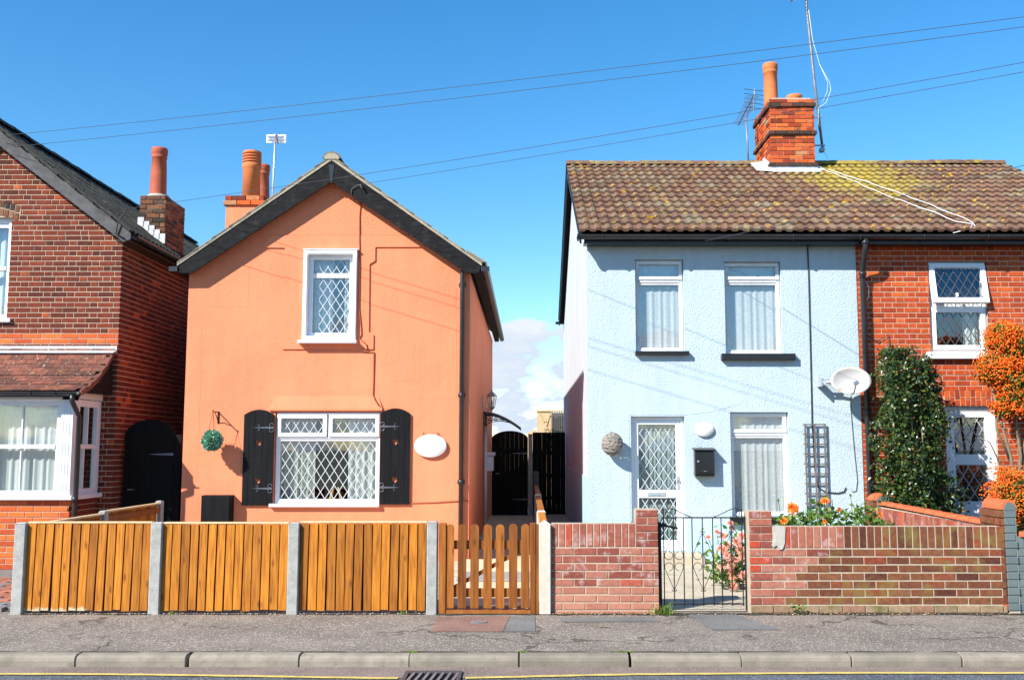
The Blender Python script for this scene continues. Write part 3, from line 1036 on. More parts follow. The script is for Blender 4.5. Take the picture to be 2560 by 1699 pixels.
lwall = mb.build('wall', 'mortar_old', lh)
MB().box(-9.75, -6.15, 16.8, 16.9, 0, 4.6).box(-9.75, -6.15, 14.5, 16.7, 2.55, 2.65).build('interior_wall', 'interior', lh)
rects = []
for i in range(87):
    v = .02 + .075 * i
    if v + .065 > LZ:
        k = (v + .065 - LZ) / (APZ - LZ)
        if k > .97: break
        a, b = u(-10.05 + (APX + 10.05) * k) + .06, u(LX - (LX - APX) * k) - .06
    else:
        a, b = .55, u(LX)
    if i in (41, 42):                    # two courses of bright stretchers above the bay roof
        continue
    rects += course(a, b, i, 'flemish', [win_l, bay_op, (u(-8.47), u(-7.35), 4.93, 5.12)], v, .062)
lay(lwall, pf, rects, 'brick_dark_red', key=lambda r: (r[0] < u(-7.75), r[1] < .9, -r[0]))
rects = []
for i in (39, 40):
    rects += course(u(-9.6), u(LX), i + 2, 'stretcher', [], .02 + .075 * (i + 2), .064, .255)
lay(lwall, pf, rects, 'brick_bay')
rects = []
for i in range(61):
    rects += course(0, 9.05, i + 1, 'flemish', [], .02 + .075 * i, .062)
lay(lwall, Plane((LX, LY, 0), (0, 1, 0), (-1, 0, 0)), rects, 'brick_dark_red', limit=60, key=lambda r: (r[0] > .9, -r[1]))
# segmental arch over the upstairs window
for k in range(15):
    t = (k - 7) / 7
    x = -7.91 + t * .50
    z = 4.985 - .10 * t * t
    for dz, L in ((0, .105), (.118, .10)):
        o = link('arch_brick', brick_mesh(.062, L, 'brick_sooty', .03), lwall, (x + t * .012 * (1 if dz else 0), LY - .008, z + .055 + dz - .0), (0, -t * .16 * -1, 0))
# upstairs sash window
w = link('window', None, lh, (-7.91, LY, 3.45))
mb = MB()
frame(mb, -8.35, -7.47, 3.45, 4.93, LY + .06, LY + .14, .07)
mb.cbox(-8.28, -7.54, LY + .05, LY + .12, 4.16, 4.215)
mb.cbox(-8.28, -7.54, LY + .085, LY + .13, 4.79, 4.86)
mb.box(-8.42, -7.40, LY - .05, LY + .06, 3.40, 3.448)
mb.build('frame', 'pvc', w)
pane(w, -8.28, -7.54, 3.52, 4.79, LY + .115)
curtain(w, 'curtain', -8.28, -7.54, 3.5, 4.82, LY + .24, 'curtain_white', 7)
# bay window
bw = link('bay_window', None, lh, (-7.6, 13.3, 0))
BX, BY = -6.03, 13.3
mb = MB()
mb.box(-9.2, BX - .02, BY + .02, LY, 0, .93)
mb.build('mortar_bed', 'mortar_old', bw)
rects = []
for i in range(12):
    rects += course(u(-9.2), u(BX), i, 'stretcher', [], .03 + .075 * i, .064)
lay(bw, Plane((-10.6, BY + .02, 0), (1, 0, 0), (0, 1, 0)), rects, 'brick_bay', limit=150, key=lambda r: -r[0])
rects = []
for i in range(12):
    rects += course(0, .88, i + 1, 'stretcher', [], .03 + .075 * i, .064)
lay(bw, Plane((BX - .02, BY + .02, 0), (0, 1, 0), (-1, 0, 0)), rects, 'brick_dark_red', limit=60)
mb = MB()
mb.cbox(-9.25, BX + .05, BY - .06, LY - .005, .93, .985)
mb.build('sill', 'pvc', bw)
mb = MB()
# corner post and mullions, head
mb.cbox(BX - .17, BX, BY, BY + .14, .985, 2.30, .01)
for x in (-6.05 + .0, -6.09, -6.13):
    mb.box(x - .012 - .03, x - .03, BY - .006, BY, 1.0, 2.25)
mb.cbox(-9.2, BX, BY + .0, BY + .12, 2.24, 2.36, .01)
for x0, x1 in ((-7.16, BX - .17), (-8.24, -7.24), (-9.2, -8.32)):
    frame(mb, x0, x1, .985, 2.24, BY + .03, BY + .10, .065)
    mb.cbox(x0 + .065, x1 - .065, BY + .015, BY + .085, 1.60, 1.655)
    xm = (x0 + x1) / 2 - (.05 if x1 > -6.3 else 0)
    mb.cbox(xm - .012, xm + .012, BY + .045, BY + .085, 1.655, 2.175)
    mb.cbox(xm - .012, xm + .012, BY + .045, BY + .085, 1.05, 1.60)
mb.box(-7.24, -7.16, BY + .02, BY + .12, .985, 2.24)
mb.box(-8.32, -8.24, BY + .02, BY + .12, .985, 2.24)
mb.build('frame', 'pvc', bw)
# side light of the bay (faces right)
mb = MB()
def sbox(y0, y1, z0, z1, x0=BX - .08, x1=BX - .02):
    mb.box(x0, x1, y0, y1, z0, z1)
sbox(BY + .14, BY + .23, .985, 2.26); sbox(LY - .12, LY - .005, .985, 2.26)
sbox(BY + .23, LY - .12, 2.17, 2.26); sbox(BY + .23, LY - .12, .985, 1.06)
sbox(BY + .23, LY - .12, 1.60, 1.66, BX - .07, BX - .008)
sbox(BY + .48, BY + .505, 1.66, 2.17); sbox(BY + .40, BY + .425, 1.06, 1.60)
mb.build('side_frame', 'pvc', bw)
MB().box(BX - .055, BX - .049, BY + .23, LY - .12, 1.06, 2.17).build('pane', 'glass', bw)
for x0, x1 in ((-7.095, -6.265), (-8.175, -7.305), (-9.135, -8.385)):
    pane(bw, x0, x1, 1.05, 2.175, BY + .065)
    curtain(bw, 'curtain', x0, x1, 1.0, 2.2, BY + .15, 'curtain_white', 8, .012, int(-x0 * 10))
# cladding cheek over the side light
prof = [(14.15, 2.98), (13.93, 2.76), (13.65, 2.56), (13.38, 2.43), (13.16, 2.36)]
mb = MB()
z = 2.27
k = 0
while z < 2.93:
    z2 = min(z + .098, 2.95)
    # clip by roof profile
    def yat(zz):
        for (ya, za), (yb, zb) in zip(prof[:-1], prof[1:]):
            if zb <= zz <= za:
                return yb + (ya - yb) * (zz - zb) / (za - zb)
        return 13.16 if zz < 2.36 else 14.15
    y0, y1 = max(yat(z) + .05, BY + .02), max(yat(z2) + .05, BY + .02)
    if LY - .02 - y1 > .02:
        MB().prism([(BX - .03, y0, z), (BX - .03, LY - .01, z), (BX - .03, LY - .01, z2 - .006), (BX - .03, y1, z2 - .006)], (.03, 0, 0)).build('cladding_board', 'cladding', bw)
    z = z2
# lean-to roof of small plain tiles with a bell-cast foot
br = link('bay_roof', None, lh, (-7.6, 13.3, 2.36))
mb = MB()
mb.prism([(-9.3, y, zz - .015) for y, zz in prof] + [(-9.3, LY - .01, 2.36), ], (9.3 - 5.9, 0, 0))
mb.build('roof_deck', 'black_board', br)
pts = [Vector((0, y, zz)) for y, zz in reversed(prof)]
tm = MB()
tm.cbox(-.079, .079, 0, .0, 0, 0, 0)
tm = MB()
tm.v = [(-.08, 0, .006), (.08, 0, .006), (.08, .16, 0), (-.08, .16, 0), (-.08, 0, -.007), (.08, 0, -.007), (.08, .16, -.012), (-.08, .16, -.012)]
tm.f = [(0, 1, 2, 3), (4, 5, 1, 0), (5, 6, 2, 1), (7, 4, 0, 3)]
tme = tm.mesh('tile', 'plain_tile', (0, 0, 0))
L = [0]
for a, b in zip(pts[:-1], pts[1:]):
    L.append(L[-1] + (b - a).length)
row = 0
s = 0.0
made = []
while s < L[-1] - .03:
    for k in range(len(L) - 1):
        if L[k] <= s <= L[k + 1]:
            p = pts[k].lerp(pts[k + 1], (s - L[k]) / (L[k + 1] - L[k]))
            d = (pts[k + 1] - pts[k]).normalized()
    pitch = math.atan2(d.z, d.y)
    x = -5.96 + .0 - (0 if row % 2 else .083)
    while x > -9.25:
        made.append((Vector((x, p.y, p.z + .008 + rng.uniform(0, .004))), pitch))
        x -= .166
    row += 1
    s += .098
made.sort(key=lambda q: -q[0].x)
rest = MB()
for n, (p, pitch) in enumerate(made):
    if n < 300:
        o = link('tile', tme, br, p, (pitch + rng.uniform(-.02, .02), 0, rng.uniform(-.01, .01)))
    else:
        b = len(rest.v)
        c, sn = math.cos(pitch), math.sin(pitch)
        rest.v += [(p.x + q.co.x, p.y + q.co.y * c - q.co.z * sn, p.z + q.co.y * sn + q.co.z * c) for q in tme.vertices]
        rest.f += [tuple(b + k for k in q.vertices) for q in tme.polygons]
if rest.v:
    rest.build('tilework', 'plain_tile', br, recalc=False)['kind'] = 'stuff'
# verge board following the curve, lead flashing, gutter and downpipe
mb = MB()
for (ya, za), (yb, zb) in zip(prof[:-1], prof[1:]):
    mb.prism([(-5.905, ya, za + .01), (-5.905, yb, zb + .01), (-5.905, yb, zb - .06), (-5.905, ya, za - .06)], (.03, 0, 0))
mb.build('verge_board', 'plain_tile', br)
mb = MB()
mb.prism([(-9.3, 14.19, 2.96), (-9.3, 14.06, 2.945), (-9.3, 14.06, 2.955), (-9.3, 14.175, 3.0), (-9.3, 14.175, 3.055), (-9.3, 14.19, 3.055)], (3.44, 0, 0))
mb.build('lead_flashing', 'lead', br)
mb = MB()
half_gutter(mb, (-9.3, 13.10, 2.345), (-5.90, 13.10, 2.345), .05)
mb.box(-9.3, -5.9, 13.155, 13.18, 2.28, 2.35)
for x in (-6.18, -6.5, -7.1, -8.0):
    mb.tube([(x, 13.10 - .055 * math.cos(R(q)), 2.345 - .055 * math.sin(R(q))) for q in range(0, 181, 20)], .008, 5)
mb.build('gutter', 'gutter_black', br)
mb = MB()
mb.tube([(-5.97, 13.10, 2.31), (-5.97, 13.10, 2.22), (-5.95, 13.17, 2.12), (-5.93, 13.24, 2.02), (-5.93, 13.24, 1.0), (-5.95, 13.26, .05)], .034, 10)
mb.tube([(-5.935, 13.24, .90), (-5.935, 13.24, .98)], .04, 10)
mb.build('downpipe', 'gutter_black', br, True)
# main roof: right slope of dark tiles, left slope slab, bargeboard, gutter
lr = link('roof', None, lh, (APX, 18.5, APZ))
sl = (LZ - APZ) / (LX - APX)
ex = LX + .22
ez = LZ + .01
RT = ez + .77 * (ex - APX)
dirS = Vector((APX - ex, 0, RT - ez))
mb = MB()
nrm = Vector((-(RT - ez), 0, APX - ex)).normalized()
if nrm.z < 0: nrm = -nrm
def slab(mb, y0, y1, xa, za, xb, zb, t):
    mb.prism([(xa, y0, za), (xb, y0, zb), (xb, y0, zb - t), (xa, y0, za - t)], (0, y1 - y0, 0))
slab(mb, 14.0, 23.4, ex, ez, APX, RT, .07)
slab(mb, 14.0, 23.4, 2 * APX - ex, ez, APX, RT, .07)
mb.build('roof_deck', 'black_board', lr)
tme2 = tile_mesh('tile', 'dark_tile', .305, .42, .03, 2, .02)
tiles(lr, tme2, Vector((ex + .03, 23.45, ez + .012)), (0, -1, 0), -Vector((ex - APX, 0, ez - RT)), 32, 8, .3, .335, first=lambda q: (-q[1], q[0]))
ridge_tiles(lr, (APX, 13.95, RT - .02), (APX, 23.4, RT - .02), 'dark_tile')
mb = MB()
for sg in (1, -1):
    xa, xb = (ex, APX) if sg > 0 else (2 * APX - ex, APX)
    mb.prism([(xa, 13.92, ez - .02), (xb, 13.92, RT - .0), (xb, 13.92, RT - .25), (xa - sg * .10, 13.92, ez - .19 + .03), (xa, 13.92, ez - .12)], (0, .03, 0))
mb.build('bargeboard', 'old_board', lr)
mb = MB()
mb.box(LX, ex - .02, 13.96, 23.4, ez - .14, ez - .12)
half_gutter(mb, (ex + .045, 13.97, ez - .06), (ex + .045, 23.4, ez - .06), .055)
mb.build('gutter', 'gutter_black', lr)
# chimney with one tall pot
def chimney(house, x0, x1, y0, y1, z0, z1, mat, corbel=()):
    ch = link('chimney', None, house, ((x0 + x1) / 2, (y0 + y1) / 2, z0))
    MB().box(x0 + .012, x1 - .012, y0 + .012, y1 - .012, z0, z1).build('mortar_core', 'mortar_old', ch)
    n = int((z1 - z0) / .075)
    for i in range(n):
        v = z1 - .075 * (n - i) + .005
        e, mt = 0, mat
        for a, b, ee, mm in corbel:
            if a <= n - 1 - i <= b:
                e, mt = ee, mm
        for pl, L in ((Plane((x0 - e, y0 - e, 0), (1, 0, 0), (0, 1, 0)), x1 - x0 + 2 * e), (Plane((x1 + e, y0 - e, 0), (0, 1, 0), (-1, 0, 0)), y1 - y0 + 2 * e),
                      (Plane((x0 - e, y1 + e, 0), (0, -1, 0), (1, 0, 0)), y1 - y0 + 2 * e), (Plane((x1 + e, y1 + e, 0), (-1, 0, 0), (0, -1, 0)), x1 - x0 + 2 * e)):
            lay(ch, pl, course(.0, L - .012, i, 'stretcher', [], v, .065), mt, depth=.04 + e, proud=0, jit=.006)
    return ch
def pot(parent, c, r0, r1, h, mat, kind='roll'):
    if kind == 'roll':
        pr = [(r0, 0), (r0 * .99, h * .02), ((r0 + r1) / 2, h * .5), (r1, h * .78), (r1 * 1.08, h * .79), (r1 * 1.08, h * .82), (r1, h * .83), (r1 * 1.13, h * .87), (r1 * 1.15, h * .96), (r1 * 1.05, h), (r1 * .85, h), (r1 * .8, h * .9)]
    elif kind == 'cowl':
        pr = [(r0, 0), (r0 * .97, h * .62), (r0 * 1.03, h * .64), (r0 * 1.08, h * .68), (r0 * 1.08, h * .74)]
        for k in range(4):
            z = h * (.755 + .055 * k)
            pr += [(r0 * .9, z), (r0 * .9, z + h * .012), (r0 * 1.06, z + h * .016), (r0 * 1.06, z + h * .043), (r0 * .9, z + h * .047)]
        pr += [(r0 * 1.02, h * .985), (r0 * .8, h), (r0 * .3, h * 1.003)]
    else:
        pr = [(r0 * 1.1, 0), (r0 * .92, h * .2), (r0 * .92, h * .5), (r0 * 1.05, h * .6), (r0 * 1.08, h * .9), (r0 * .98, h), (r0 * .78, h), (r0 * .7, h * .6)]
    mb = MB()
    mb.lathe(pr, c, 20)
    return mb.build('chimney_pot', mat, parent, True)
ch = chimney(lh, -6.28, -5.86, 15.85, 16.75, 4.3, 5.68, 'brick_sooty')
MB().lathe([(.24, 0), (.20, .05), (.12, .09)], (-6.07, 16.1, 5.675), 12, .85, 1.0).build('flaunching', 'cement', ch, True)
pot(ch, (-6.07, 16.05, 5.70), .135, .115, .82, 'terracotta_dull')
mb = MB()
for k in range(5):
    x = -6.30 + .088 * k
    zt = ez - .77 * (x - ex) + .06
    mb.box(x, x + .10, 15.835, 15.842 + .002 * k, zt - .09, zt + .07)
mb.build('lead_flashing', 'lead', ch)

# ------------------------------------------------------------------ orange rendered house
oh = empty('orange_house', (-2.85, 18.5, 0), 'orange rendered cottage with black bargeboards and a leaded window between black shutters', 'house')
OX0, OX1, OY, OZ = -4.873, -.824, 14.2, 4.12
AX, AZ = -2.82, 5.62
po = Plane((0, OY, 0), (1, 0, 0), (0, 1, 0))
upw = (-3.20, -2.46, 3.14, 4.43)
low = (-3.575, -2.085, .80, 2.12)
mb = MB()
panel(mb, po, OX0, OX1, 0, OZ, [(upw[0], upw[1], upw[2], OZ), low], .28)
# gable above the eave line, notched round the window head
mb.prism([(OX0, OY, OZ), (upw[0], OY, OZ), (upw[0], OY, upw[3]), (upw[1], OY, upw[3]), (upw[1], OY, OZ), (OX1, OY, OZ), (AX, OY, AZ)], (0, .28, 0), holes=[])
panel(mb, Plane((OX1, OY + .28, 0), (0, 1, 0), (-1, 0, 0)), 0, 8.9, 0, OZ, [], .25)
panel(mb, Plane((OX0, OY + .28, 0), (0, 1, 0), (1, 0, 0)), 0, 8.9, 0, OZ, [], .25)
panel(mb, Plane((OX0 + .25, 23.13, 0), (1, 0, 0), (0, 1, 0)), 0, OX1 - OX0 - .5, 0, OZ, [], .25)
mb.build('wall', 'orange_paint', oh)
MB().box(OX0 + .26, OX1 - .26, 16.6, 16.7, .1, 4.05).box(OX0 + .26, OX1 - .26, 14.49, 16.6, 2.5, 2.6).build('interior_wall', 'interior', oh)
# pebble-dashed gable top and the raised smooth bands round the upper window
g0 = 4.665
sgl = (AZ - OZ) / (AX - OX0)
mb = MB()
xl = OX0 + (g0 - OZ) / sgl
mb.prism([(xl + .06, OY - .012, g0), (2 * AX - xl - .06, OY - .012, g0), (AX, OY - .012, AZ - .04)], (0, .0115, 0))
mb.build('pebbledash_gable', 'orange_pebbledash', oh)
mb = MB()
t = .020
def slabz(x0, x1, z0, z1, tt=t):
    mb.box(x0, x1, OY - tt, OY - .0005, z0, z1)
# band above the window with dropped lips, frame of render down both sides
mb.prism([(-3.86, OY - t, 4.485), (-3.50, OY - t, 4.478), (-3.50, OY - t, 4.03), (-3.44, OY - t, 3.98), (-3.44, OY - t, 3.20), (-3.50, OY - t, 3.15), (-3.50, OY - t, 3.01),
          (-2.20, OY - t, 3.01), (-2.20, OY - t, 3.22), (-2.268, OY - t, 3.26), (-2.275, OY - t, 4.238), (-2.195, OY - t, 4.29), (-2.195, OY - t, 4.49), (-1.47, OY - t, 4.492), (-1.62, OY - t, g0 - .004), (-3.99 + .28, OY - t, g0 - .004)],
         (0, t - .0005, 0), holes=[[(-3.215, OY - t, 3.13), (-2.445, OY - t, 3.13), (-2.445, OY - t, 4.435), (-3.215, OY - t, 4.435)]])
for xa, xb, za, zb in ((-4.62, -4.02, 3.62, 4.22), (-4.80, -4.66, 1.2, 3.3), (-1.55, -1.02, 2.3, 3.9), (-1.96, -1.62, 2.55, 3.1)):
    mb.prism([(xa, OY - .0016, za), (xb + .01, OY - .0016, za + .01), (xb, OY - .0016, zb), (xa + .015, OY - .0016, zb - .012)], (0, .0013, 0))
# sloped lintel hood over the lower window
mb.prism([(-3.66, OY - .035, 2.165), (-2.06, OY - .035, 2.165), (-2.06, OY - .0005, 2.165), (-3.66, OY - .0005, 2.165)], (0, 0, -.03))
mb.face([(-3.66, OY - .035, 2.165), (-2.06, OY - .035, 2.165), (-2.12, OY - .001, 2.34), (-3.60, OY - .001, 2.34)])
mb.face([(-3.66, OY - .035, 2.165), (-3.60, OY - .001, 2.34), (-3.66, OY - .001, 2.165)])
mb.face([(-2.06, OY - .035, 2.165), (-2.06, OY - .001, 2.165), (-2.12, OY - .001, 2.34)])
mb.build('raised_render', 'orange_paint', oh)

# upper window: white box frame standing proud of the wall
w = link('window', None, oh, (-2.83, OY, 3.13))
mb = MB()
frame(mb, -3.215, -2.445, 3.13, 4.435, OY - .075, OY + .12, .062, .01)
mb.box(-3.225, -2.435, OY - .085, OY - .02, 4.436, 4.452)
mb.build('box_frame', 'pvc', w)
mb = MB()
frame(mb, -3.152, -2.508, 3.193, 4.372, OY + .03, OY + .10, .058)
mb.cbox(-3.094, -2.566, OY + .035, OY + .10, 4.045, 4.115)
mb.build('frame', 'pvc', w)
mb = MB()
mb.cbox(-3.26, -2.425, OY - .125, OY - .0, 3.085, 3.129, .008)
mb.build('sill', 'pvc', w)
pane(w, -3.094, -2.566, 3.251, 4.045, OY + .07)
pane(w, -3.094, -2.566, 4.115, 4.314, OY + .07)
mb = MB()
lattice(mb, -3.094, -2.566, 3.251, 4.045, OY + .068, .124, .194, .009, .02)
lattice(mb, -3.094, -2.566, 4.115, 4.314, OY + .068, .124, .194, .009, .02)
mb.build('leading', 'lead_strip', w)
curtain(w, 'curtain', -3.11, -2.83, 3.2, 4.36, OY + .19, 'curtain_white', 3, .018, 4)
curtain(w, 'curtain', -2.66, -2.55, 3.2, 4.36, OY + .19, 'curtain_white', 1.5, .018, 5)

# lower window
w = link('window', None, oh, (-2.83, OY, .8))
mb = MB()
frame(mb, low[0] + .01, low[1] - .004, .835, 2.115, OY + .03, OY + .11, .032)
mb.cbox(-3.53, -2.12, OY + .028, OY + .11, 1.735, 1.765)
for x0, x1 in ((-3.55, -2.845), (-2.82, -2.10)):
    frame(mb, x0, x1, 1.765, 2.085, OY + .005, OY + .085, .058)
frame(mb, -3.535, -2.12, .865, 1.735, OY + .04, OY + .10, .03)
mb.build('frame', 'pvc', w)
mb = MB()
mb.cbox(-3.62, -2.075, OY - .07, OY + .10, .785, .834, .01)
mb.build('sill', 'pvc', w)
for (x0, x1, z0, z1) in ((-3.492, -2.903, 1.823, 2.027), (-2.762, -2.158, 1.823, 2.027), (-3.505, -2.15, .895, 1.705)):
    pane(w, x0, x1, z0, z1, OY + .06)
mb = MB()
for (x0, x1, z0, z1) in ((-3.492, -2.903, 1.823, 2.027), (-2.762, -2.158, 1.823, 2.027), (-3.505, -2.15, .895, 1.705)):
    lattice(mb, x0, x1, z0, z1, OY + .058, .1265, .199, .0088, .01)
mb.build('leading', 'lead_strip', w)
curtain(w, 'curtain', -3.54, -3.03, .84, 2.10, OY + .18, 'curtain', 6, .016, 6)
curtain(w, 'curtain', -2.56, -2.12, .84, 2.10, OY + .17, 'curtain_white', 4.5, .018, 7)
mb = MB()
mb.box(-3.57, -2.09, OY + .12, OY + .33, .82, .836)
mb.build('window_board', 'pvc', w)
# two cane ornaments standing on the window board
mb = MB()
mb.tube([(-2.83, OY + .27, .836), (-2.80, OY + .27, .98), (-2.77, OY + .27, 1.10), (-2.74, OY + .27, 1.13)], [.03, .02, .012, .008], 8)
mb.tube([(-2.66, OY + .28, .836), (-2.69, OY + .28, .95), (-2.72, OY + .28, 1.05)], [.03, .018, .01], 8)
tag(mb.build('ornament', 'pale_wood', None, True), 'slim wooden bird ornament on the board inside the leaded shuttered window', 'ornament')

# shutters: planks with an arched head, two heart-shaped holes, strap hinges
def heart(cx, cz, s, y):
    pts = []
    for k in range(20):
        t = 2 * math.pi * k / 20
        pts.append((cx + s * .047 * math.sin(t) ** 3, y, cz + s * (13 * math.cos(t) - 5 * math.cos(2 * t) - 2 * math.cos(3 * t) - math.cos(4 * t)) / 16 * .053))
    return pts
def shutter(x0, x1, z0, z1, side):
    sh = link('shutter', None, oh, ((x0 + x1) / 2, OY, z0))
    n = 5
    ws = [.185, .185, .26, .185, .185]
    ed = [x0 + (x1 - x0) * sum(ws[:i]) for i in range(6)]
    cx = (x0 + x1) / 2
    ztop = lambda x: z1 - .075 * ((x - cx) / ((x1 - x0) / 2)) ** 2
    for k in range(n):
        a, b = ed[k] + .0015, ed[k + 1] - .0015
        y = OY - .036 - rng.uniform(0, .003)
        poly = [(a, y, z0), (b, y, z0)] + [(b + (a - b) * i / 5, y, ztop(b + (a - b) * i / 5)) for i in range(6)]
        holes = [heart(cx, z0 + .34, 1, y), heart(cx, z0 + .87, 1, y)] if k == 2 else []
        MB().prism(poly, (0, .020, 0), holes).build('plank', 'black_paint', sh)
    mb = MB()
    for zz in (z0 + .12, z1 - .14):
        mb.box(x0 + .03, x1 - .03, OY - .0155, OY - .004, zz - .035, zz + .035)
    mb.build('batten', 'black_paint', sh)
    sg = -1 if side == 'left' else 1
    xh = x1 - .004 if side == 'left' else x0 + .004
    for zz in (z0 + .235, z1 - .255):
        mb = MB()
        y = OY - .043
        mb.prism([(xh, y, zz - .016), (xh, y, zz + .016), (xh + sg * .22, y, zz + .006), (xh + sg * .29, y, zz), (xh + sg * .22, y, zz - .006)], (0, .003, 0))
        for up in (1, -1):
            mb.tube([(xh + sg * (.03 + .028 * math.sin(R(q))), y, zz + up * (.012 + .024 - .024 * math.cos(R(q)))) for q in range(0, 300, 30)], .0065, 5)
            mb.tube([(xh + sg * (.215 - .018 * math.sin(R(q))), y, zz + up * (.004 + .018 - .018 * math.cos(R(q)))) for q in range(0, 240, 30)], .005, 5)
        mb.build('strap_hinge', 'hinge_grey', sh)
shutter(-4.01, -3.582, .81, 2.15, 'left')
shutter(-2.082, -1.658, .825, 2.168, 'right')

# roof: courses of interlocking tiles stepped up each slope, verge pointing, bargeboards
ro = link('roof', None, oh, (AX, 18.5, AZ))
TX0, TZ0 = -4.99, 4.235         # eave tip, left
TAZ = 5.80
YF = 14.03
sr = (TAZ - TZ0) / (AX - TX0)
eyes = []
nC = 9
for sg in (1, -1):
    for k in range(nC):
        xa = TX0 + (AX - TX0) * k / nC
        xb = TX0 + (AX - TX0) * (k + 1.25) / nC if k < nC - 1 else AX
        za, zb = TZ0 + sr * (xa - TX0), TZ0 + sr * (xb - TX0)
        f = (lambda x: x) if sg > 0 else (lambda x: 2 * AX - x)
        mb = MB()
        mb.prism([(f(xa), YF - .02, za + .008), (f(xb), YF - .02, zb - .006), (f(xb), YF - .02, zb - .03), (f(xa), YF - .02, za - .016)], (0, 9.6, 0))
        mb.build('tile_course', 'grey_tile', ro)
    mb = MB()
    f = (lambda x: x) if sg > 0 else (lambda x: 2 * AX - x)
    mb.prism([(f(TX0), YF - .015, TZ0 - .017), (f(AX), YF - .015, TAZ - .032), (f(AX), YF - .015, TAZ - .075), (f(TX0), YF - .015, TZ0 - .05)], (0, .05, 0))
    mb.build('verge_pointing', 'mortar_verge', ro)
    mb = MB()
    y = YF - .005
    xe = f(TX0 + .02)
    mb.prism([(f(TX0 + .02), y, TZ0 - .05), (f(AX), y, TAZ - .076), (f(AX), y, 5.415), (f(-4.775), y, 4.085), (f(TX0 + .035), y, 4.085)], (0, .03, 0))
    mb.build('bargeboard', 'black_board', ro)
    mb = MB()
    mb.prism([(f(-4.97), YF + .026, 4.088), (f(OX0 + .002), YF + .026, 4.088), (f(OX0 + .002), YF + .026, 4.19), (f(-4.97), YF + .026, 4.19)], (0, 9.3, 0))
    mb.build('soffit', 'black_board', ro)
mb = MB()
mb.prism([(AX - .04, YF - .012, 5.66), (AX + .04, YF - .012, 5.66), (AX + .012, YF - .012, 5.40), (AX - .012, YF - .012, 5.40)], (0, .006, 0))
mb.build('apex_cover', 'gutter_black', ro)
ridge_tiles(ro, (AX, YF - .02, TAZ - .045), (AX, 23.5, TAZ - .045), 'grey_tile', .125)
MB().prism([(AX + .112 * math.cos(R(q)), YF - .026, TAZ - .06 + .088 * math.sin(R(q))) for q in range(0, 181, 15)], (0, .012, 0)).build('ridge_infill', 'mortar_verge', ro)
# eave tiles along the right-hand side, seen from below as a row of rolls
em = tile_mesh('tile', 'grey_tile', .30, .32, .03, 2, .022)
tiles(ro, em, Vector((2 * AX - TX0 + .035, YF + .05, TZ0 - .01)), (0, 1, 0), (-1, 0, sr), 31, 1, .305, .3)
mb = MB()
for sg in (1, -1):
    f = (lambda x: x) if sg > 0 else (lambda x: 2 * AX - x)
    half_gutter(mb, (f(-5.035), YF - .02, 4.165), (f(-5.035), 23.5, 4.165), .055)
    mb.box(min(f(-5.10), f(-4.98)), max(f(-5.10), f(-4.98)), YF - .026, YF - .019, 4.105, 4.175)
mb.build('gutter', 'gutter_black', ro)
mb = MB()
mb.box(-1.0, -.60, OY - .13, OY - .06, 4.20, 4.25)
mb.tube([(-.72, OY - .09, 4.20), (-.90, OY - .075, 4.18), (-.935, OY - .06, 4.12), (-.935, OY - .05, .1)], .032, 10)
for z in (3.9, 2.32, 1.1):
    mb.tube([(-.935, OY - .05, z), (-.935, OY - .05, z + .07)], .038, 10)
    mb.box(-.985, -.885, OY - .03, OY - .001, z + .01, z + .06)
mb.build('downpipe', 'gutter_black', oh, True)
# chimney: orange shaft, brick cap
oc = link('chimney', None, oh, (-4.57, 16.3, 4.2))
MB().box(-4.87, -4.27, 15.8, 17.1, 4.1, 5.50).build('shaft', 'orange_paint', oc)
for e, z in ((.035, 5.502), (.012, 5.585)):
    for pl, L in ((Plane((-4.87 - e, 15.8 - e, 0), (1, 0, 0), (0, 1, 0)), .6 + 2 * e), (Plane((-4.27 + e, 15.8 - e, 0), (0, 1, 0), (-1, 0, 0)), 1.3 + 2 * e), (Plane((-4.87 - e, 17.1 + e, 0), (0, -1, 0), (1, 0, 0)), 1.3 + 2 * e)):
        lay(oc, pl, course(0, L - .012, 0 if e > .02 else 1, 'stretcher', [], z, .075), 'brick_chimney', .10, 0)
MB().box(-4.84, -4.30, 15.83, 17.07, 5.45, 5.655).build('flaunching', 'cement', oc)
pot(oc, (-4.56, 16.12, 5.64), .145, .14, .85, 'terracotta', 'cowl')
pot(oc, (-4.54, 16.75, 5.64), .12, .10, .80, 'terracotta_dull')
# wall cables
def cable(name, pts, r, mat, parent):
    return MB().tube(pts, r, 5).build(name, mat, parent, True)
cable('cable', [(-2.39, OY - .02, 5.33), (-2.41, OY - .022, 5.20), (-2.43, OY - .022, 4.95), (-2.425, OY - .03, 4.6), (-2.41, OY - .03, 4.2), (-2.41, OY - .03, 3.6), (-2.38, OY - .03, 3.35), (-2.37, OY - .03, 3.22), (-2.40, OY - .03, 3.16), (-2.30, OY - .035, 3.08), (-2.28, OY - .03, 3.02), (-2.35, OY - .03, 2.99), (-2.19, OY - .015, 2.97), (-2.19, OY - .012, 2.6), (-2.195, OY - .012, 2.36), (-2.16, OY - .04, 2.28), (-2.10, OY - .045, 2.20)], .008, 'cable_orange', oh)
cable('cable', [(-1.66, OY - .012, .842), (-1.3, OY - .012, .85), (-.98, OY - .012, .87), (-.83, OY - .012, .87)], .007, 'cable_orange', oh)

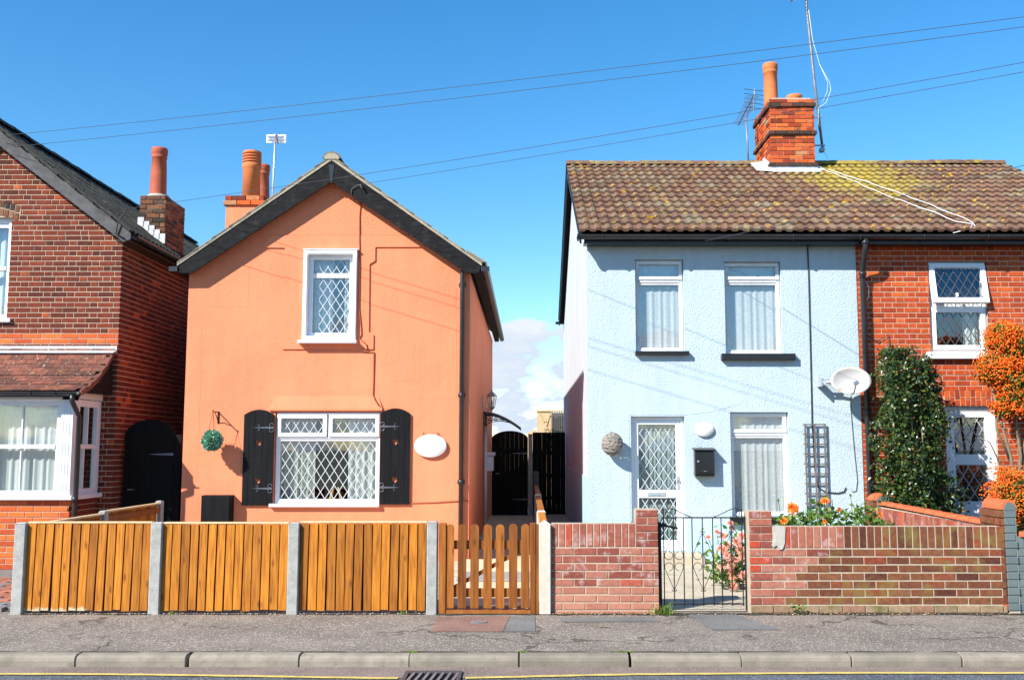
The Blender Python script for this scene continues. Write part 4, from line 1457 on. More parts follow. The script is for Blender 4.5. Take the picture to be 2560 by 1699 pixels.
# meter box, oval sign, hanging leaf ball
mbx = empty('meter_box', (-4.33, OY, .3), 'black meter box low on the orange wall behind the fence', 'meter box')
MB().cbox(-4.535, -4.125, OY - .17, OY - .001, .30, .955, .012).build('case', 'black_paint', mbx)
MB().cbox(-4.525, -4.135, OY - .182, OY - .171, .31, .935, .006).build('door', 'black_paint', mbx)
def oval(name, cx, cz, rx, rz, y, label, cat, t=.022):
    mb = MB()
    n = 40
    i = 0
    for f, yy in ((1, y - .001), (1, y - t * .6), (.96, y - t), (.0, y - t - .004)):
        for k in range(n):
            q = 2 * math.pi * k / n
            mb.v.append((cx + rx * f * math.cos(q), yy, cz + rz * f * math.sin(q)))
    for j in range(3):
        for k in range(n):
            k2 = (k + 1) % n
            mb.f.append((j * n + k, j * n + k2, (j + 1) * n + k2, (j + 1) * n + k))
    return tag(mb.build(name, 'enamel', None, True), label, cat)
oval('house_sign', -1.367, 1.638, .228, .162, OY - .03, 'blank white oval sign on the orange wall right of the shutters', 'sign')
mb = MB()
for x in (-1.46, -1.26):
    mb.tube([(x, OY - .028, 1.785), (x - .01, OY - .02, 1.83)], .006, 5)
mb.tube([(-1.46, OY - .015, 1.78), (-1.26, OY - .015, 1.78)], .004, 5)
mb.build('sign_hook', 'iron', bpy.data.objects['house_sign'])
brk = MB()
brk.box(-4.395, -4.375, OY - .012, OY, 1.955, 2.125)
brk.tube([(-4.385, OY - .008, 2.115), (-4.385, OY - .25, 2.115)], .009, 6)
brk.tube([(-4.385, OY - .008, 1.97), (-4.385, OY - .08, 2.05), (-4.385, OY - .17, 2.108)], .007, 6)
brk.tube([(-4.385, OY - .25, 2.115), (-4.385, OY - .262, 2.13), (-4.385, OY - .25, 2.14)], .006, 6)
tag(brk.build('wall_bracket', 'iron', None), 'small dark iron bracket on the orange wall holding the leaf ball', 'bracket')
bl = empty('leaf_ball', (-4.385, OY - .25, 1.72), 'teal artificial leaf ball hanging on the orange wall', 'topiary ball')
mb = MB()
r2 = random.Random(3)
for k in range(1300):
    d = Vector((r2.gauss(0, 1), r2.gauss(0, 1), r2.gauss(0, 1))).normalized()
    c = Vector((-4.385, OY - .25, 1.715)) + d * r2.uniform(.095, .137)
    mb.leaf(c, d + Vector((r2.gauss(0, .5), r2.gauss(0, .5), r2.gauss(0, .5))), (r2.gauss(0, 1), r2.gauss(0, 1), r2.gauss(0, 1)), r2.uniform(.025, .04), .022)
mb.build('foliage', 'teal_leaf', bl, recalc=False)
mb = MB()
mb.lathe([(.10 * math.sin(R(q)) + .001, -.10 * math.cos(R(q))) for q in range(0, 181, 20)], (-4.385, OY - .25, 1.715), 14)
mb.build('core', 'stem_green', bl, True)
mb = MB()
for dx, dy in ((-.05, -.02), (.05, -.02), (0, .05)):
    mb.tube([(-4.385, OY - .25, 2.115), (-4.385 + dx, OY - .25 + dy, 1.82)], .0025, 4)
mb.build('chain', 'iron', bl)

# side passage: canopy, lamp, white pipe and box on the orange side wall
sd = OX1
cn = empty('door_canopy', (sd, 19.1, 2.0), 'curved grey door canopy on the side wall of the orange cottage', 'canopy')
ctop = [(sd + .70 * (1 - math.cos(R(q))) ** .0 * math.sin(R(q)) if False else sd + .70 * q / 8, 2.29 - .30 * (q / 8) ** 1.8) for q in range(9)]
mb = MB()
mb.prism([(x, 18.6, z) for x, z in ctop] + [(x, 18.6, z - .012) for x, z in reversed(ctop)], (0, 1.2, 0))
mb.build('canopy_sheet', 'metal_grey', cn)
for y in (18.62, 19.76):
    mb = MB()
    mb.prism([(x, y, z - .014) for x, z in ctop] + [(x, y, z - .045) for x, z in reversed(ctop)], (0, .02, 0))
    mb.tube([(sd + .005, y + .01, 2.05), (sd + .1, y + .01, 2.12), (sd + .3, y + .01, 2.14), (sd + .5, y + .01, 2.10)], .009, 5)
    mb.tube([(sd + .1 + .03 * math.cos(R(q)), y + .01, 2.17 + .03 * math.sin(R(q))) for q in range(0, 361, 40)], .007, 5)
    mb.tube([(sd + .2 + .025 * math.cos(R(q)), y + .01, 2.175 + .025 * math.sin(R(q))) for q in range(0, 361, 40)], .007, 5)
    mb.box(sd + .001, sd + .02, y, y + .02, 2.02, 2.30)
    mb.build('bracket', 'metal_dark', cn)
lm = empty('wall_lantern', (-.65, 18.3, 2.3), 'grey carriage lantern on the side wall above the canopy', 'lantern')
lc = (-.655, 18.35, 2.30)
mb = MB()
mb.tube([(sd, 18.35, 2.40), (sd + .05, 18.35, 2.33), (-.70, 18.35, 2.30), (-.655, 18.35, 2.33)], .012, 6)
mb.prism([(sd + .001, 18.30, 2.32), (sd + .001, 18.40, 2.32), (sd + .001, 18.40, 2.52), (sd + .001, 18.35, 2.55), (sd + .001, 18.30, 2.52)], (.015, 0, 0))
mb.build('arm', 'metal_grey', lm)
mb = MB()
mb.lathe([(.008, -.03), (.014, .0), (.03, .02), (.055, .045), (.058, .055), (.045, .058)], lc, 6)
mb.lathe([(.10, .25), (.095, .262), (.05, .315), (.022, .33), (.014, .345), (.018, .36), (.008, .38), (.004, .42)], lc, 6)
for k in range(6):
    q = 2 * math.pi * k / 6
    mb.tube([(lc[0] + .052 * math.cos(q), lc[1] + .052 * math.sin(q), lc[2] + .05), (lc[0] + .088 * math.cos(q), lc[1] + .088 * math.sin(q), lc[2] + .255)], .005, 4)
mb.tube([(lc[0], lc[1], lc[2] + .055), (lc[0], lc[1], lc[2] + .17)], .016, 8)
mb.build('cage', 'metal_grey', lm)
mb = MB()
mb.lathe([(.048, .058), (.083, .25)], lc, 6)
mb.build('lantern_glass', 'glass', lm)
tag(MB().tube([(sd + .035, 18.9, .1), (sd + .035, 18.9, 2.02)], .03, 8).build('waste_pipe', 'pvc', None, True), 'white vertical pipe on the side wall below the canopy', 'pipe')
bxx = empty('wall_box', (-.72, 19.0, 1.18), 'white plastic box on the side wall in the passage', 'wall box')
MB().cbox(sd + .002, -.64, 18.95, 19.25, 1.18, 1.46, .008).build('case', 'pvc', bxx)
MB().cbox(sd + .002, -.61, 18.92, 19.28, 1.461, 1.53, .008).build('lid', 'pvc', bxx)

# ------------------------------------------------------------------ pale blue house
bh = empty('blue_house', (2.8, 18.9, 0), 'pale blue rendered cottage with brown tiled roof and net-curtained windows', 'house')
BX0, BX1, BZ = .865, 4.735, 4.62
ops = [(1.55, 2.25, 2.98, 4.315), (2.835, 3.65, 2.945, 4.285), (2.875, 3.70, .655, 2.115), (1.465, 2.225, .17, 2.055)]
mb = MB()
panel(mb, po, BX0, BX1, .0, BZ, ops, .28)
mb.build('wall', 'blue_paint', bh)
mb = MB()
pbs = Plane((BX0, OY + .28, 0), (0, 1, 0), (1, 0, 0))
panel(mb, pbs, 0, 9.4, 0, BZ, [], .25)
mb.prism([(BX0, OY + .28, BZ), (BX0, 23.88, BZ), (BX0, 18.6, 6.72)], (.25, 0, 0))
mb.build('side_wall', 'white_side_render', bh)
mb = MB()
panel(mb, Plane((BX0 + .25, 23.6, 0), (1, 0, 0), (0, 1, 0)), 0, BX1 - BX0 - .26, 0, BZ, [], .25)
mb.build('back_wall', 'white_side_render', bh)
mb = MB()
panel(mb, Plane((BX1, OY + .28, 0), (0, 1, 0), (-1, 0, 0)), 0, 9.4, 0, BZ, [], .2)
mb.prism([(BX1, OY + .28, BZ), (BX1, 23.88, BZ), (BX1, 18.6, 6.72)], (-.2, 0, 0))
mb.box(BX0 + .26, BX1 - .21, 15.9, 16.0, .1, 4.6)
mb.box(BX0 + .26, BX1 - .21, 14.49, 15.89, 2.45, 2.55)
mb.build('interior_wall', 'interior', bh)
# smooth plinth, rough dash patch arched over the door, painted side band
mb = MB()
for a, b in ((BX0 - .012, 1.452), (2.24, BX1 + .001)):
    mb.box(a, b, OY - .014, OY - .0005, .0, .60)
mb.build('plinth', 'blue_smooth', bh)
mb = MB()
panel(mb, Plane((BX0 - .012, OY + .001, 0), (0, 1, 0), (1, 0, 0)), 0, 9.6, .1, 1.20, [], .0115)
mb.build('side_band', 'blue_smooth', bh)
mb = MB()
top = [(1.0 + .17 * k, OY - .003, 2.27 + .43 * math.sin(R(180 * k / 12)) ** .8 + rng.uniform(-.02, .02)) for k in range(13)]
mb.prism([(.93, OY - .003, .61), (1.44, OY - .003, .61), (1.44, OY - .003, 2.075), (2.25, OY - .003, 2.075), (2.62, OY - .003, 2.12), (3.04, OY - .003, 2.24)] + list(reversed(top[1:])) + [(.95, OY - .003, 2.1)], (0, .0025, 0))
mb.build('rough_dash', 'blue_rough_dash', bh)
def net_window(x0, x1, z0, z1, ztr, y, fold, seed, aged, trx=0):
    w = link('window', None, bh, ((x0 + x1) / 2, OY, z0))
    mb = MB()
    frame(mb, x0 + .004, x1 - .004, z0 + .004, z1 - .004, y, y + .07, .045)
    mb.cbox(x0 + .049, x1 - .049, y - .004, y + .068, ztr - .02, ztr + .02)
    frame(mb, x0 + .012, x1 - .012, ztr + .021, z1 - .012, y - .018, y + .05, .052)
    frame(mb, x0 + .03, x1 - .03, z0 + .03, ztr - .021, y + .008, y + .06, .03)
    mb.build('frame', 'pvc_aged' if aged else 'pvc', w)
    pane(w, x0 + .064, x1 - .064, ztr + .073, z1 - .064, y + .02)
    pane(w, x0 + .06, x1 - .06, z0 + .06, ztr - .051, y + .03)
    curtain(w, 'net_curtain', x0 + .02, x1 - .02, z0 + .01, z1 - .02, y + .085, 'net_curtain', fold * .9, .007, seed)
    return w
def sill(w, x0, x1, z0, z1, mat='black_gloss', t=.09):
    MB().cbox(x0, x1, OY - t, OY + .06, z0, z1, .01).build('sill', mat, w)
w = net_window(*ops[0], 4.0, OY + .075, 7, 11, True)
sill(w, 1.535, 2.30, 2.925, 2.978)
w = net_window(*ops[1], 4.0, OY + .075, 8, 12, True)
sill(w, 2.76, 3.81, 2.85, 2.943)
w = net_window(*ops[2], 1.80, OY + .075, 9, 13, False)
sill(w, 2.84, 3.74, .55, .653)
# front door: white frame, two lattice panes
d = link('door', None, bh, (1.85, OY, .17))
x0, x1, z0, z1 = ops[3]
y = OY + .085
mb = MB()
frame(mb, x0 + .003, x1 - .003, z0 + .003, z1 - .003, y - .01, y + .07, .045)
mb.build('door_frame', 'pvc', d)
mb = MB()
mb.cbox(x0 + .05, x0 + .115, y, y + .05, z0 + .05, z1 - .05)
mb.cbox(x1 - .115, x1 - .05, y, y + .05, z0 + .05, z1 - .05)
for a, b in ((z1 - .115, z1 - .05), (.905, 1.02), (z0 + .05, z0 + .15)):
    mb.cbox(x0 + .115, x1 - .115, y, y + .05, a, b)
mb.build('door_leaf', 'pvc', d)
pane(d, x0 + .115, x1 - .115, 1.02, z1 - .115, y + .02)
pane(d, x0 + .115, x1 - .115, z0 + .15, .905, y + .02)
mb = MB()
lattice(mb, x0 + .115, x1 - .115, 1.02, z1 - .17, y + .0175, .132, .20, .0095, .02)
lattice(mb, x0 + .115, x1 - .115, z0 + .15, .885, y + .0175, .132, .20, .0095, .02)
mb.build('lattice', 'lead_strip', d)
curtain(d, 'net_curtain', x0 + .06, x1 - .06, z0 + .08, z1 - .05, y + .09, 'door_net', 10, .010, 15)
lb = MB().cbox(1.70, 1.95, y - .016, y - .001, .935, .99, .005).build('letter_plate', 'aerial_alu', d)
MB().cbox(1.74, 1.88, y - .020, y - .017, .950, .962, .001).build('letter_sticker', 'teal_leaf', lb)
mb = MB()
mb.cbox(2.115, 2.155, y - .014, y - .001, 1.03, 1.22, .004)
mb.tube([(2.135, y - .012, 1.17), (2.135, y - .045, 1.17), (2.05, y - .05, 1.17)], .009, 6)
mb.build('handle', 'aerial_alu', d)
# gutter, fascia, downpipe
mb = MB()
mb.box(BX0 - .06, 8.95, OY - .21, OY - .0, 4.50, 4.53)
mb.box(BX0 - .06, 8.95, OY - .24, OY - .211, 4.49, 4.635)
mb.build('fascia', 'black_gloss', bh)
mb = MB()
half_gutter(mb, (BX0 - .16, 13.885, 4.60), (9.0, 13.885, 4.60), .062)
for x in (.71, 1.06, 1.95, 2.85, 3.75, 4.7, 5.6, 6.5, 7.4, 8.3):
    mb.tube([(x, 13.885 - .066 * math.cos(R(q)), 4.60 - .066 * math.sin(R(q))) for q in range(0, 181, 20)], .011, 5)
mb.tube([(.705, 13.885, 4.565), (.725, 13.885, 4.565)], .055, 10)
mb.build('gutter', 'gutter_black', bh)
mb = MB()
PX = 4.795
mb.tube([(PX - .02, 13.885, 4.55), (PX - .02, 13.885, 4.44), (PX - .02, 13.93, 4.36), (PX, 14.08, 4.16), (PX, 14.11, 4.08), (PX, 14.11, .1)], .040, 12)
for z in (4.02, 2.05, 1.02):
    mb.tube([(PX, 14.11, z), (PX, 14.11, z + .05), (PX, 14.11, z + .055), (PX, 14.11, z + .09)], [.046, .046, .052, .052], 12)
mb.tube([(PX - .02, 13.885, 4.47), (PX - .02, 13.885, 4.52)], .052, 12)
mb.build('downpipe', 'gutter_black', bh, True)

# roof shared by the terrace: two builders, one for each house
EY, EZ, RY, RZ = 13.84, 4.64, 18.35, 6.90
slp = Vector((0, RY - EY, RZ - EZ))
pitch_len = slp.length
NS = 14
gauge = (pitch_len - .04) / NS
ptm = tile_mesh('tile', 'pantile', .306, .42, .024, 2, .040)
def terrace_roof(house, x0, x1, skip=None, verge=()):
    r = link('roof', None, house, ((x0 + x1) / 2, RY, RZ))
    mb = MB()
    mb.prism([(x0, EY + .02, EZ - .045), (x0, RY, RZ - .045), (x0, RY, RZ - .10), (x0, EY + .02, EZ - .09)], (x1 - x0, 0, 0))
    mb.prism([(x0, 2 * RY - EY + .6, EZ - .045), (x0, RY + .001, RZ - .045), (x0, RY + .001, RZ - .10), (x0, 2 * RY - EY + .6, EZ - .09)], (x1 - x0, 0, 0))
    mb.build('roof_deck', 'black_board', r)
    n = round((x1 - x0) / .300)
    pw = (x1 - x0) / n
    tiles(r, ptm, (x0, EY, EZ), (1, 0, 0), slp, n, NS, pw, gauge, skip=skip)
    return r
CHX0, CHX1, CHY0, CHY1 = 4.45, 5.25, 17.75, 19.0
in_ch = lambda x0, n, pw: (lambda i, j: x0 + i * pw + .3 > CHX0 + .05 and x0 + i * pw < CHX1 - .05 and EY + slp.y / pitch_len * gauge * (j + .9) > CHY0 and EY + slp.y / pitch_len * gauge * j + .3 > CHY0 + .1)
rb = terrace_roof(bh, BX0 - .13, BX1, in_ch(BX0 - .13, 0, .3))
ridge_tiles(rb, (BX0 - .14, RY, RZ - .01), (CHX0, RY, RZ - .01), 'pantile', .125)
# verge: soffit board down the left gable and tile ends
mb = MB()
for ya, za, yb, zb in ((EY + .05, EZ - .06, RY, RZ - .06), (2 * RY - EY + .6, EZ - .06, RY, RZ - .06)):
    mb.prism([(BX0 - .125, ya, za), (BX0 - .125, yb, zb), (BX0 - .125, yb, zb - .12), (BX0 - .125, ya, za - .10)], (.025, 0, 0))
mb.build('verge_board', 'gutter_black', rb)
# the far half of the roof only shows its tile ends over the verge
for k in range(16):
    f = k / 16
    y = 2 * RY - EY + .6 - f * (RY - EY + .6)
    z = EZ - .035 + f * (RZ - EZ)
    dz = .34 * (RZ - EZ) / (RY - EY + .6)
    MB().prism([(BX0 - .14, y, z + .012), (BX0 - .14, y - .34, z + dz + .004), (BX0 - .14, y - .34, z + dz + .024), (BX0 - .14, y, z + .032)], (.3, 0, 0)).build('verge_tile', 'dark_tile', rb)
mb = MB()
half_gutter(mb, (BX0 - .2, 2 * RY - EY + .66, EZ - .06), (4.7, 2 * RY - EY + .66, EZ - .06), .06)
mb.build('back_gutter', 'gutter_black', rb)
# chimney on the party wall
cc_ = chimney(bh, CHX0, CHX1, CHY0, CHY1, 6.45, 7.97, 'brick_chimney', corbel=((0, 0, .02, 'brick_chimney'), (1, 1, .035, 'brick_dark_band'), (8, 8, .035, 'brick_dark_band'), (16, 16, .045, 'brick_dark_band')))
MB().box(CHX0 + .05, CHX1 - .05, CHY0 + .05, CHY1 - .05, 7.9, 8.01).build('flaunching', 'cement', cc_)
pot(cc_, (4.62, 18.35, 7.99), .135, .125, .88, 'terracotta')
pot(cc_, (4.98, 18.05, 7.97), .14, .14, .17, 'terracotta', 'stub')
MB().lathe([(.13, 0), (.15, .1), (.13, .13), (.05, .14)], (4.86, 18.6, 7.99), 14).build('flue_cowl', 'black_gloss', cc_, True)
mb = MB()
zf = lambda y: EZ + (y - EY) * slp.z / slp.y
mb.box(CHX0 - .04, CHX1 + .04, CHY0 - .022, CHY0 - .004, zf(CHY0) + .01, zf(CHY0) + .15)
mb.prism([(CHX0 - .04, CHY0 - .24, zf(CHY0 - .24) + .055), (CHX1 + .04, CHY0 - .24, zf(CHY0 - .24) + .055), (CHX1 + .04, CHY0 - .01, zf(CHY0 - .01) + .06), (CHX0 - .04, CHY0 - .01, zf(CHY0 - .01) + .06)], (0, 0, .012))
mb.prism([(CHX0 - .30, CHY0 - .12, zf(CHY0 - .12) + .055), (CHX0 - .04, CHY0 - .2, zf(CHY0 - .2) + .06), (CHX0 - .005, RY - .05, zf(RY - .05) + .09), (CHX0 - .28, RY - .12, zf(RY - .12) + .055)], (0, 0, .012))
mb.prism([(CHX1 + .01, CHY0 - .1, zf(CHY0 - .1) + .06), (CHX1 + .14, CHY0 - .1, zf(CHY0 - .1) + .055), (CHX1 + .14, RY - .1, zf(RY - .1) + .06), (CHX1 + .01, RY - .1, zf(RY - .1) + .08)], (0, 0, .012))
for k in range(6):
    y = CHY0 + .02 + .095 * k
    mb.box(CHX0 - .02, CHX0 - .006, y, y + .10, zf(y) - .05, zf(y) + .17)
mb.build('lead_flashing', 'lead', cc_)
cable('cable', [(4.045, OY - .014, 4.50), (4.045, OY - .014, 4.0), (4.04, OY - .014, 3.2), (4.035, OY - .014, 2.5), (4.03, OY - .014, 1.96), (4.05, OY - .014, 1.3), (4.09, OY - .014, 1.06), (4.20, OY - .014, .99), (4.37, OY - .014, .98), (4.45, OY - .014, 1.0), (4.48, OY - .014, 1.06)], .009, 'cable_black', bh)
cable('cable', [(4.59, OY - .014, 2.35), (4.585, OY - .014, 2.1), (4.61, OY - .014, 1.6), (4.64, OY - .014, 1.15), (4.62, OY - .014, 1.02), (4.57, OY - .014, 1.0), (4.545, OY - .014, 1.04)], .006, 'cable_grey', bh)

# fittings on the blue wall
oval('number_plaque', 2.503, 1.868, .133, .102, OY - .016, 'blank white oval plaque on the pale blue wall above the letterbox', 'plaque')
ml = empty('letter_box', (2.48, OY, 1.2), 'black wall letterbox between the front door and window', 'letterbox')
MB().cbox(2.345, 2.615, OY - .14, OY - .017, 1.215, 1.57, .01).build('case', 'black_gloss', ml)
mb = MB()
mb.prism([(2.325, OY - .16, 1.572), (2.325, OY - .017, 1.60), (2.325, OY - .017, 1.615), (2.325, OY - .165, 1.588)], (.31, 0, 0))
mb.build('lid', 'black_gloss', ml)
MB().cbox(2.365, 2.597, OY - .148, OY - .141, 1.265, 1.55, .004).build('door', 'black_gloss', ml)
MB().box(2.36, 2.60, OY - .145, OY - .1405, 1.225, 1.25).build('slot', 'black_timber', ml)
mb = MB()
mb.lathe([(.012, 0), (.012, .01)], (0, 0, 0), 10)
mb.v = [(2.385 + x, OY - .148 - z, 1.425 + y) for x, y, z in mb.v]
mb.build('lock', 'aerial_alu', ml)
MB().box(2.46, 2.50, OY - .1495, OY - .1481, 1.288, 1.292).build('maker_mark', 'aerial_alu', ml)
# wicker ball half-basket hung by the door
wk = MB()
r2 = random.Random(5)
c = Vector((1.185, OY - .155, 1.665))
for k in range(46):
    a = Vector((r2.gauss(0, .25), r2.gauss(0, .35), 1)).normalized()
    e1 = a.cross(Vector((1, .2, 0))).normalized()
    e2 = a.cross(e1)
    h = r2.uniform(-.92, .92)
    rr = math.sqrt(1 - h * h)
    R0 = .145 + r2.uniform(-.006, .006)
    pts = [c + (a * h + (e1 * math.cos(q * math.pi / 9) + e2 * math.sin(q * math.pi / 9)) * rr) * R0 for q in range(18)]
    wk.tube([(p.x, p.y * .9 + (OY - .155) * .1, p.z * 1.06 - 1.665 * .06) for p in pts], .0055, 4, closed=True)
for k in range(8):
    q = math.pi * k / 8
    wk.tube([(c.x + .14 * math.cos(q) * math.cos(R(t)), c.y + .13 * math.sin(q) * math.cos(R(t)), c.z + .15 * math.sin(R(t))) for t in range(0, 360, 24)], .005, 4, closed=True)
tag(wk.build('wicker_ball', 'wicker', None), 'grey woven wicker ball hung on the pale blue wall left of the door', 'wicker ball')
mb = MB()
mb.tube([(1.17, OY - .0, 1.82), (1.17, OY - .07, 1.82), (1.185, OY - .15, 1.83)], .008, 5)
mb.build('hook', 'iron', bpy.data.objects['wicker_ball'])
# satellite dish
sdh = empty('satellite_dish', (4.40, OY, 2.5), 'rust-stained white satellite dish at the corner of the pale blue house', 'satellite dish')
m_, nt, b, o = nodes('dish_white')
f = ramp(nt, noise(nt, 6, 5, .6, seed=12.3), [(.58, (0, 0, 0)), (.72, (1, 1, 1))])
nt.links.new(mixc(nt, f, (.50, .49, .46), (.42, .22, .07)), b.inputs['Base Color'])
b.inputs['Roughness'].default_value = .5
mb = MB()
n = 36
dc = Vector((4.49, 13.84, 2.54))
ax = Vector((-.10, -1, .16)).normalized()
ux = Vector((0, 0, 1)).cross(ax).normalized()
uz = ax.cross(ux) * -1
for side in (0, 1):
    for k in range(7):
        rr = k / 6
        dpt = .075 * (rr * rr - 1) - side * .008
        for j in range(n):
            q = 2 * math.pi * j / n
            mb.v.append(tuple(dc + ux * (.275 * rr * math.cos(q)) + uz * (.195 * rr * math.sin(q)) + ax * dpt))
for side in (0, 1):
    for k in range(6):
        for j in range(n):
            j2 = (j + 1) % n
            a = side * 7 * n
            mb.f.append((a + k * n + j, a + k * n + j2, a + (k + 1) * n + j2, a + (k + 1) * n + j))
for j in range(n):
    j2 = (j + 1) % n
    mb.f.append((6 * n + j, 6 * n + j2, 13 * n + j2, 13 * n + j))
mb.build('reflector', 'dish_white', sdh, True)
mb = MB()
mb.tube([dc - uz * .195 * -1 * 0 + Vector((0, .0, -.19)), dc + Vector((.0, -.12, -.17)), dc + Vector((-.01, -.25, -.06))], .011, 6)
mb.build('feed_arm', 'metal_grey', sdh)
mb = MB()
mb.tube([dc + Vector((-.01, -.28, -.05)), dc + Vector((-.01, -.22, -.055))], .032, 12)
mb.build('feed_head', 'metal_grey', sdh)
mb = MB()
for dz in (-.03, .03):
    mb.box(4.13, 4.30, 14.02, 14.04, 2.53 + dz - .012, 2.53 + dz + .012)
mb.box(4.12, 4.14, 14.0, OY - .001, 2.47, 2.60)
mb.tube([(4.20, 14.03, 2.53), (4.45, 13.95, 2.54)], .02, 8)
mb.build('wall_mount', 'aerial_alu', sdh)
# narrow trellis
tr = empty('trellis', (4.06, OY, .6), 'narrow weathered wooden trellis on the pale blue wall below the cable', 'trellis')
for x in (3.922, 4.056, 4.195):
    MB().box(x - .012, x + .012, OY - .058, OY - .042, .60, 1.95).build('upright', 'weathered_wood', tr)
for k in range(10):
    z = 1.94 - .138 * k
    MB().box(3.895, 4.225, OY - .0415, OY - .027, z - .009, z + .009).build('slat', 'weathered_wood', tr)

# ------------------------------------------------------------------ right-hand brick house of the terrace
rh = empty('red_brick_house', (6.8, 18.9, 0), 'bright red brick terraced house with white windows joined to the blue cottage', 'house')
RX0, RX1 = BX1 + .001, 8.8
RYF = OY + .015
pr = Plane((0, RYF, 0), (1, 0, 0), (0, 1, 0))
wop = (5.78, 6.62, 2.975, 4.285)
dop = (5.93, 6.67, .17, 2.20)
mb = MB()
panel(mb, pr, RX0, RX1, 0, BZ, [wop, dop], .25)
panel(mb, Plane((RX1, RYF + .25, 0), (0, 1, 0), (-1, 0, 0)), 0, 9.3, 0, BZ, [], .25)
mb.prism([(RX1, RYF + .25, BZ), (RX1, 23.8, BZ), (RX1, 18.6, 6.72)], (-.25, 0, 0))
panel(mb, Plane((RX0, 23.55, 0), (1, 0, 0), (0, 1, 0)), 0, RX1 - RX0 - .26, 0, BZ, [], .25)
rw = mb.build('wall', 'mortar', rh)
MB().box(RX0 + .02, RX1 - .26, 16.4, 16.5, .1, 4.6).box(RX0 + .02, RX1 - .26, 14.49, 16.39, 2.5, 2.6).build('interior_wall', 'interior', rh)
arch_o = (5.93, 6.67, 2.2, 2.425)
rects = []
for i in range(61):
    rects += course(RX0 + .004, RX1, i, 'flemish', [wop, dop, arch_o], .02 + .075 * i, .063)
lay(rw, pr, rects, 'brick_orange_red', key=lambda r: (r[0] > 7.2, r[1] < 1.0, abs(r[0] - 5.6)))
for k in range(10):
    x = 5.967 + .0742 * k
    for z, L in ((2.205, .125), (2.34, .085)) if k % 2 else ((2.205, .085), (2.30, .125)):
        o = link('arch_brick', brick_mesh(.064, L, 'brick_orange_red', .03), rw, (x, RYF - .007, z + L / 2), (0, (k - 4.5) * .012, 0))
# upstairs window: top light pushed open
w = link('window', None, rh, (6.2, OY, 2.975))
x0, x1, z0, z1 = wop
y = RYF + .05
mb = MB()
frame(mb, x0 + .004, x1 - .004, z0 + .004, z1 - .004, y, y + .07, .05)
mb.cbox(x0 + .054, x1 - .054, y, y + .07, 3.62, 3.675)
frame(mb, x0 + .03, x1 - .03, z0 + .03, 3.62, y - .02, y + .05, .07)
mb.build('frame', 'pvc', w)
pane(w, x0 + .10, x1 - .10, z0 + .10, 3.55, y + .02)
mb = MB()
lattice(mb, x0 + .10, x1 - .10, z0 + .10, 3.55, y + .0175, .124, .20, .009, .02)
mb.build('leading', 'hinge_grey', w)
ol = link('top_light', None, rh, (6.2, y, 4.25))
# hinged at the head, bottom swung out
def tilt(mb, zt, ang):
    s, c = math.sin(ang), math.cos(ang)
    mb.v = [(X, y - .03 + (Y - y) * c + (Z - zt) * s, zt + (Z - zt) * c - (Y - y) * s) for X, Y, Z in mb.v]
    return mb
mb = MB()
frame(mb, x0 + .015, x1 - .015, 3.66, z1 - .02, y - .01, y + .045, .075)
tilt(mb, z1 - .02, .20).build('sash_frame', 'pvc', ol)
mb = MB().box(x0 + .09, x1 - .09, y + .01, y + .016, 3.735, z1 - .095)
tilt(mb, z1 - .02, .20).build('pane', 'glass', ol)
mb = MB()
lattice(mb, x0 + .09, x1 - .09, 3.735, z1 - .095, y + .008, .124, .20, .009, .02)
tilt(mb, z1 - .02, .20).build('leading', 'hinge_grey', ol)
mb = MB().cbox(6.13, 6.16, y - .03, y + .0, 3.74, 3.80)
tilt(mb, z1 - .02, .20).build('handle', 'pvc', ol)
for k in range(16):
    z = 3.72 + .034 * k
    MB().box(x0 + .07, x1 - .07, y + .14, y + .165, z, z + .004).build('blind_slat', 'blind', w)
curtain(w, 'curtain', x1 - .30, x1 - .06, z0 + .05, 3.6, y + .16, 'curtain_white', 2.5, .02, 20)
MB().cbox(5.70, 6.70, RYF - .08, RYF + .05, 2.865, 2.972, .01).build('sill', 'pvc', w)
# front door with two dark leaded panes
d = link('door', None, rh, (6.3, OY, .17))
x0, x1, z0, z1 = dop
y = RYF + .06
mb = MB()
frame(mb, x0 + .004, x1 - .004, z0 + .004, z1 - .004, y - .01, y + .08, .06)
mb.build('door_frame', 'pvc', d)
mb = MB()
for a, b in ((x0 + .065, x0 + .15), (x1 - .15, x1 - .065)):
    mb.cbox(a, b, y, y + .055, z0 + .065, z1 - .065)
for a, b in ((z1 - .16, z1 - .065), (1.37, 1.52), (.62, .86)):
    mb.cbox(x0 + .15, x1 - .15, y, y + .055, a, b)
for k in range(4):
    mb.cbox(x0 + .15, x1 - .15, y + .006, y + .05, .24 + .095 * k, .33 + .095 * k, .008)
mb.build('door_leaf', 'pvc', d)
pane(d, x0 + .15, x1 - .15, 1.52, z1 - .16, y + .02)
pane(d, x0 + .15, x1 - .15, .86, 1.37, y + .02)
mb = MB()
lattice(mb, x0 + .15, x1 - .15, 1.52, z1 - .16, y + .0175, .15, .24, .009, .03)
lattice(mb, x0 + .15, x1 - .15, .86, 1.37, y + .0175, .15, .24, .009, .03)
mb.build('leading', 'lead', d)
for k in range(26):
    z = .90 + .045 * k
    MB().box(x0 + .1, x1 - .1, y + .12, y + .14, z, z + .004).build('blind_slat', 'blind', d)
rr_ = terrace_roof(rh, BX1, 8.95, in_ch(BX1, 0, .3))
ridge_tiles(rr_, (CHX1, RY, RZ - .015), (8.96, RY, RZ + .01), 'pantile', .125)
cable('cable', [(4.86, RYF - .01, 4.02), (4.90, RYF - .05, 3.9), (4.89, RYF - .05, 3.75), (4.85, RYF - .01, 3.7)], .006, 'cable_white', rh)
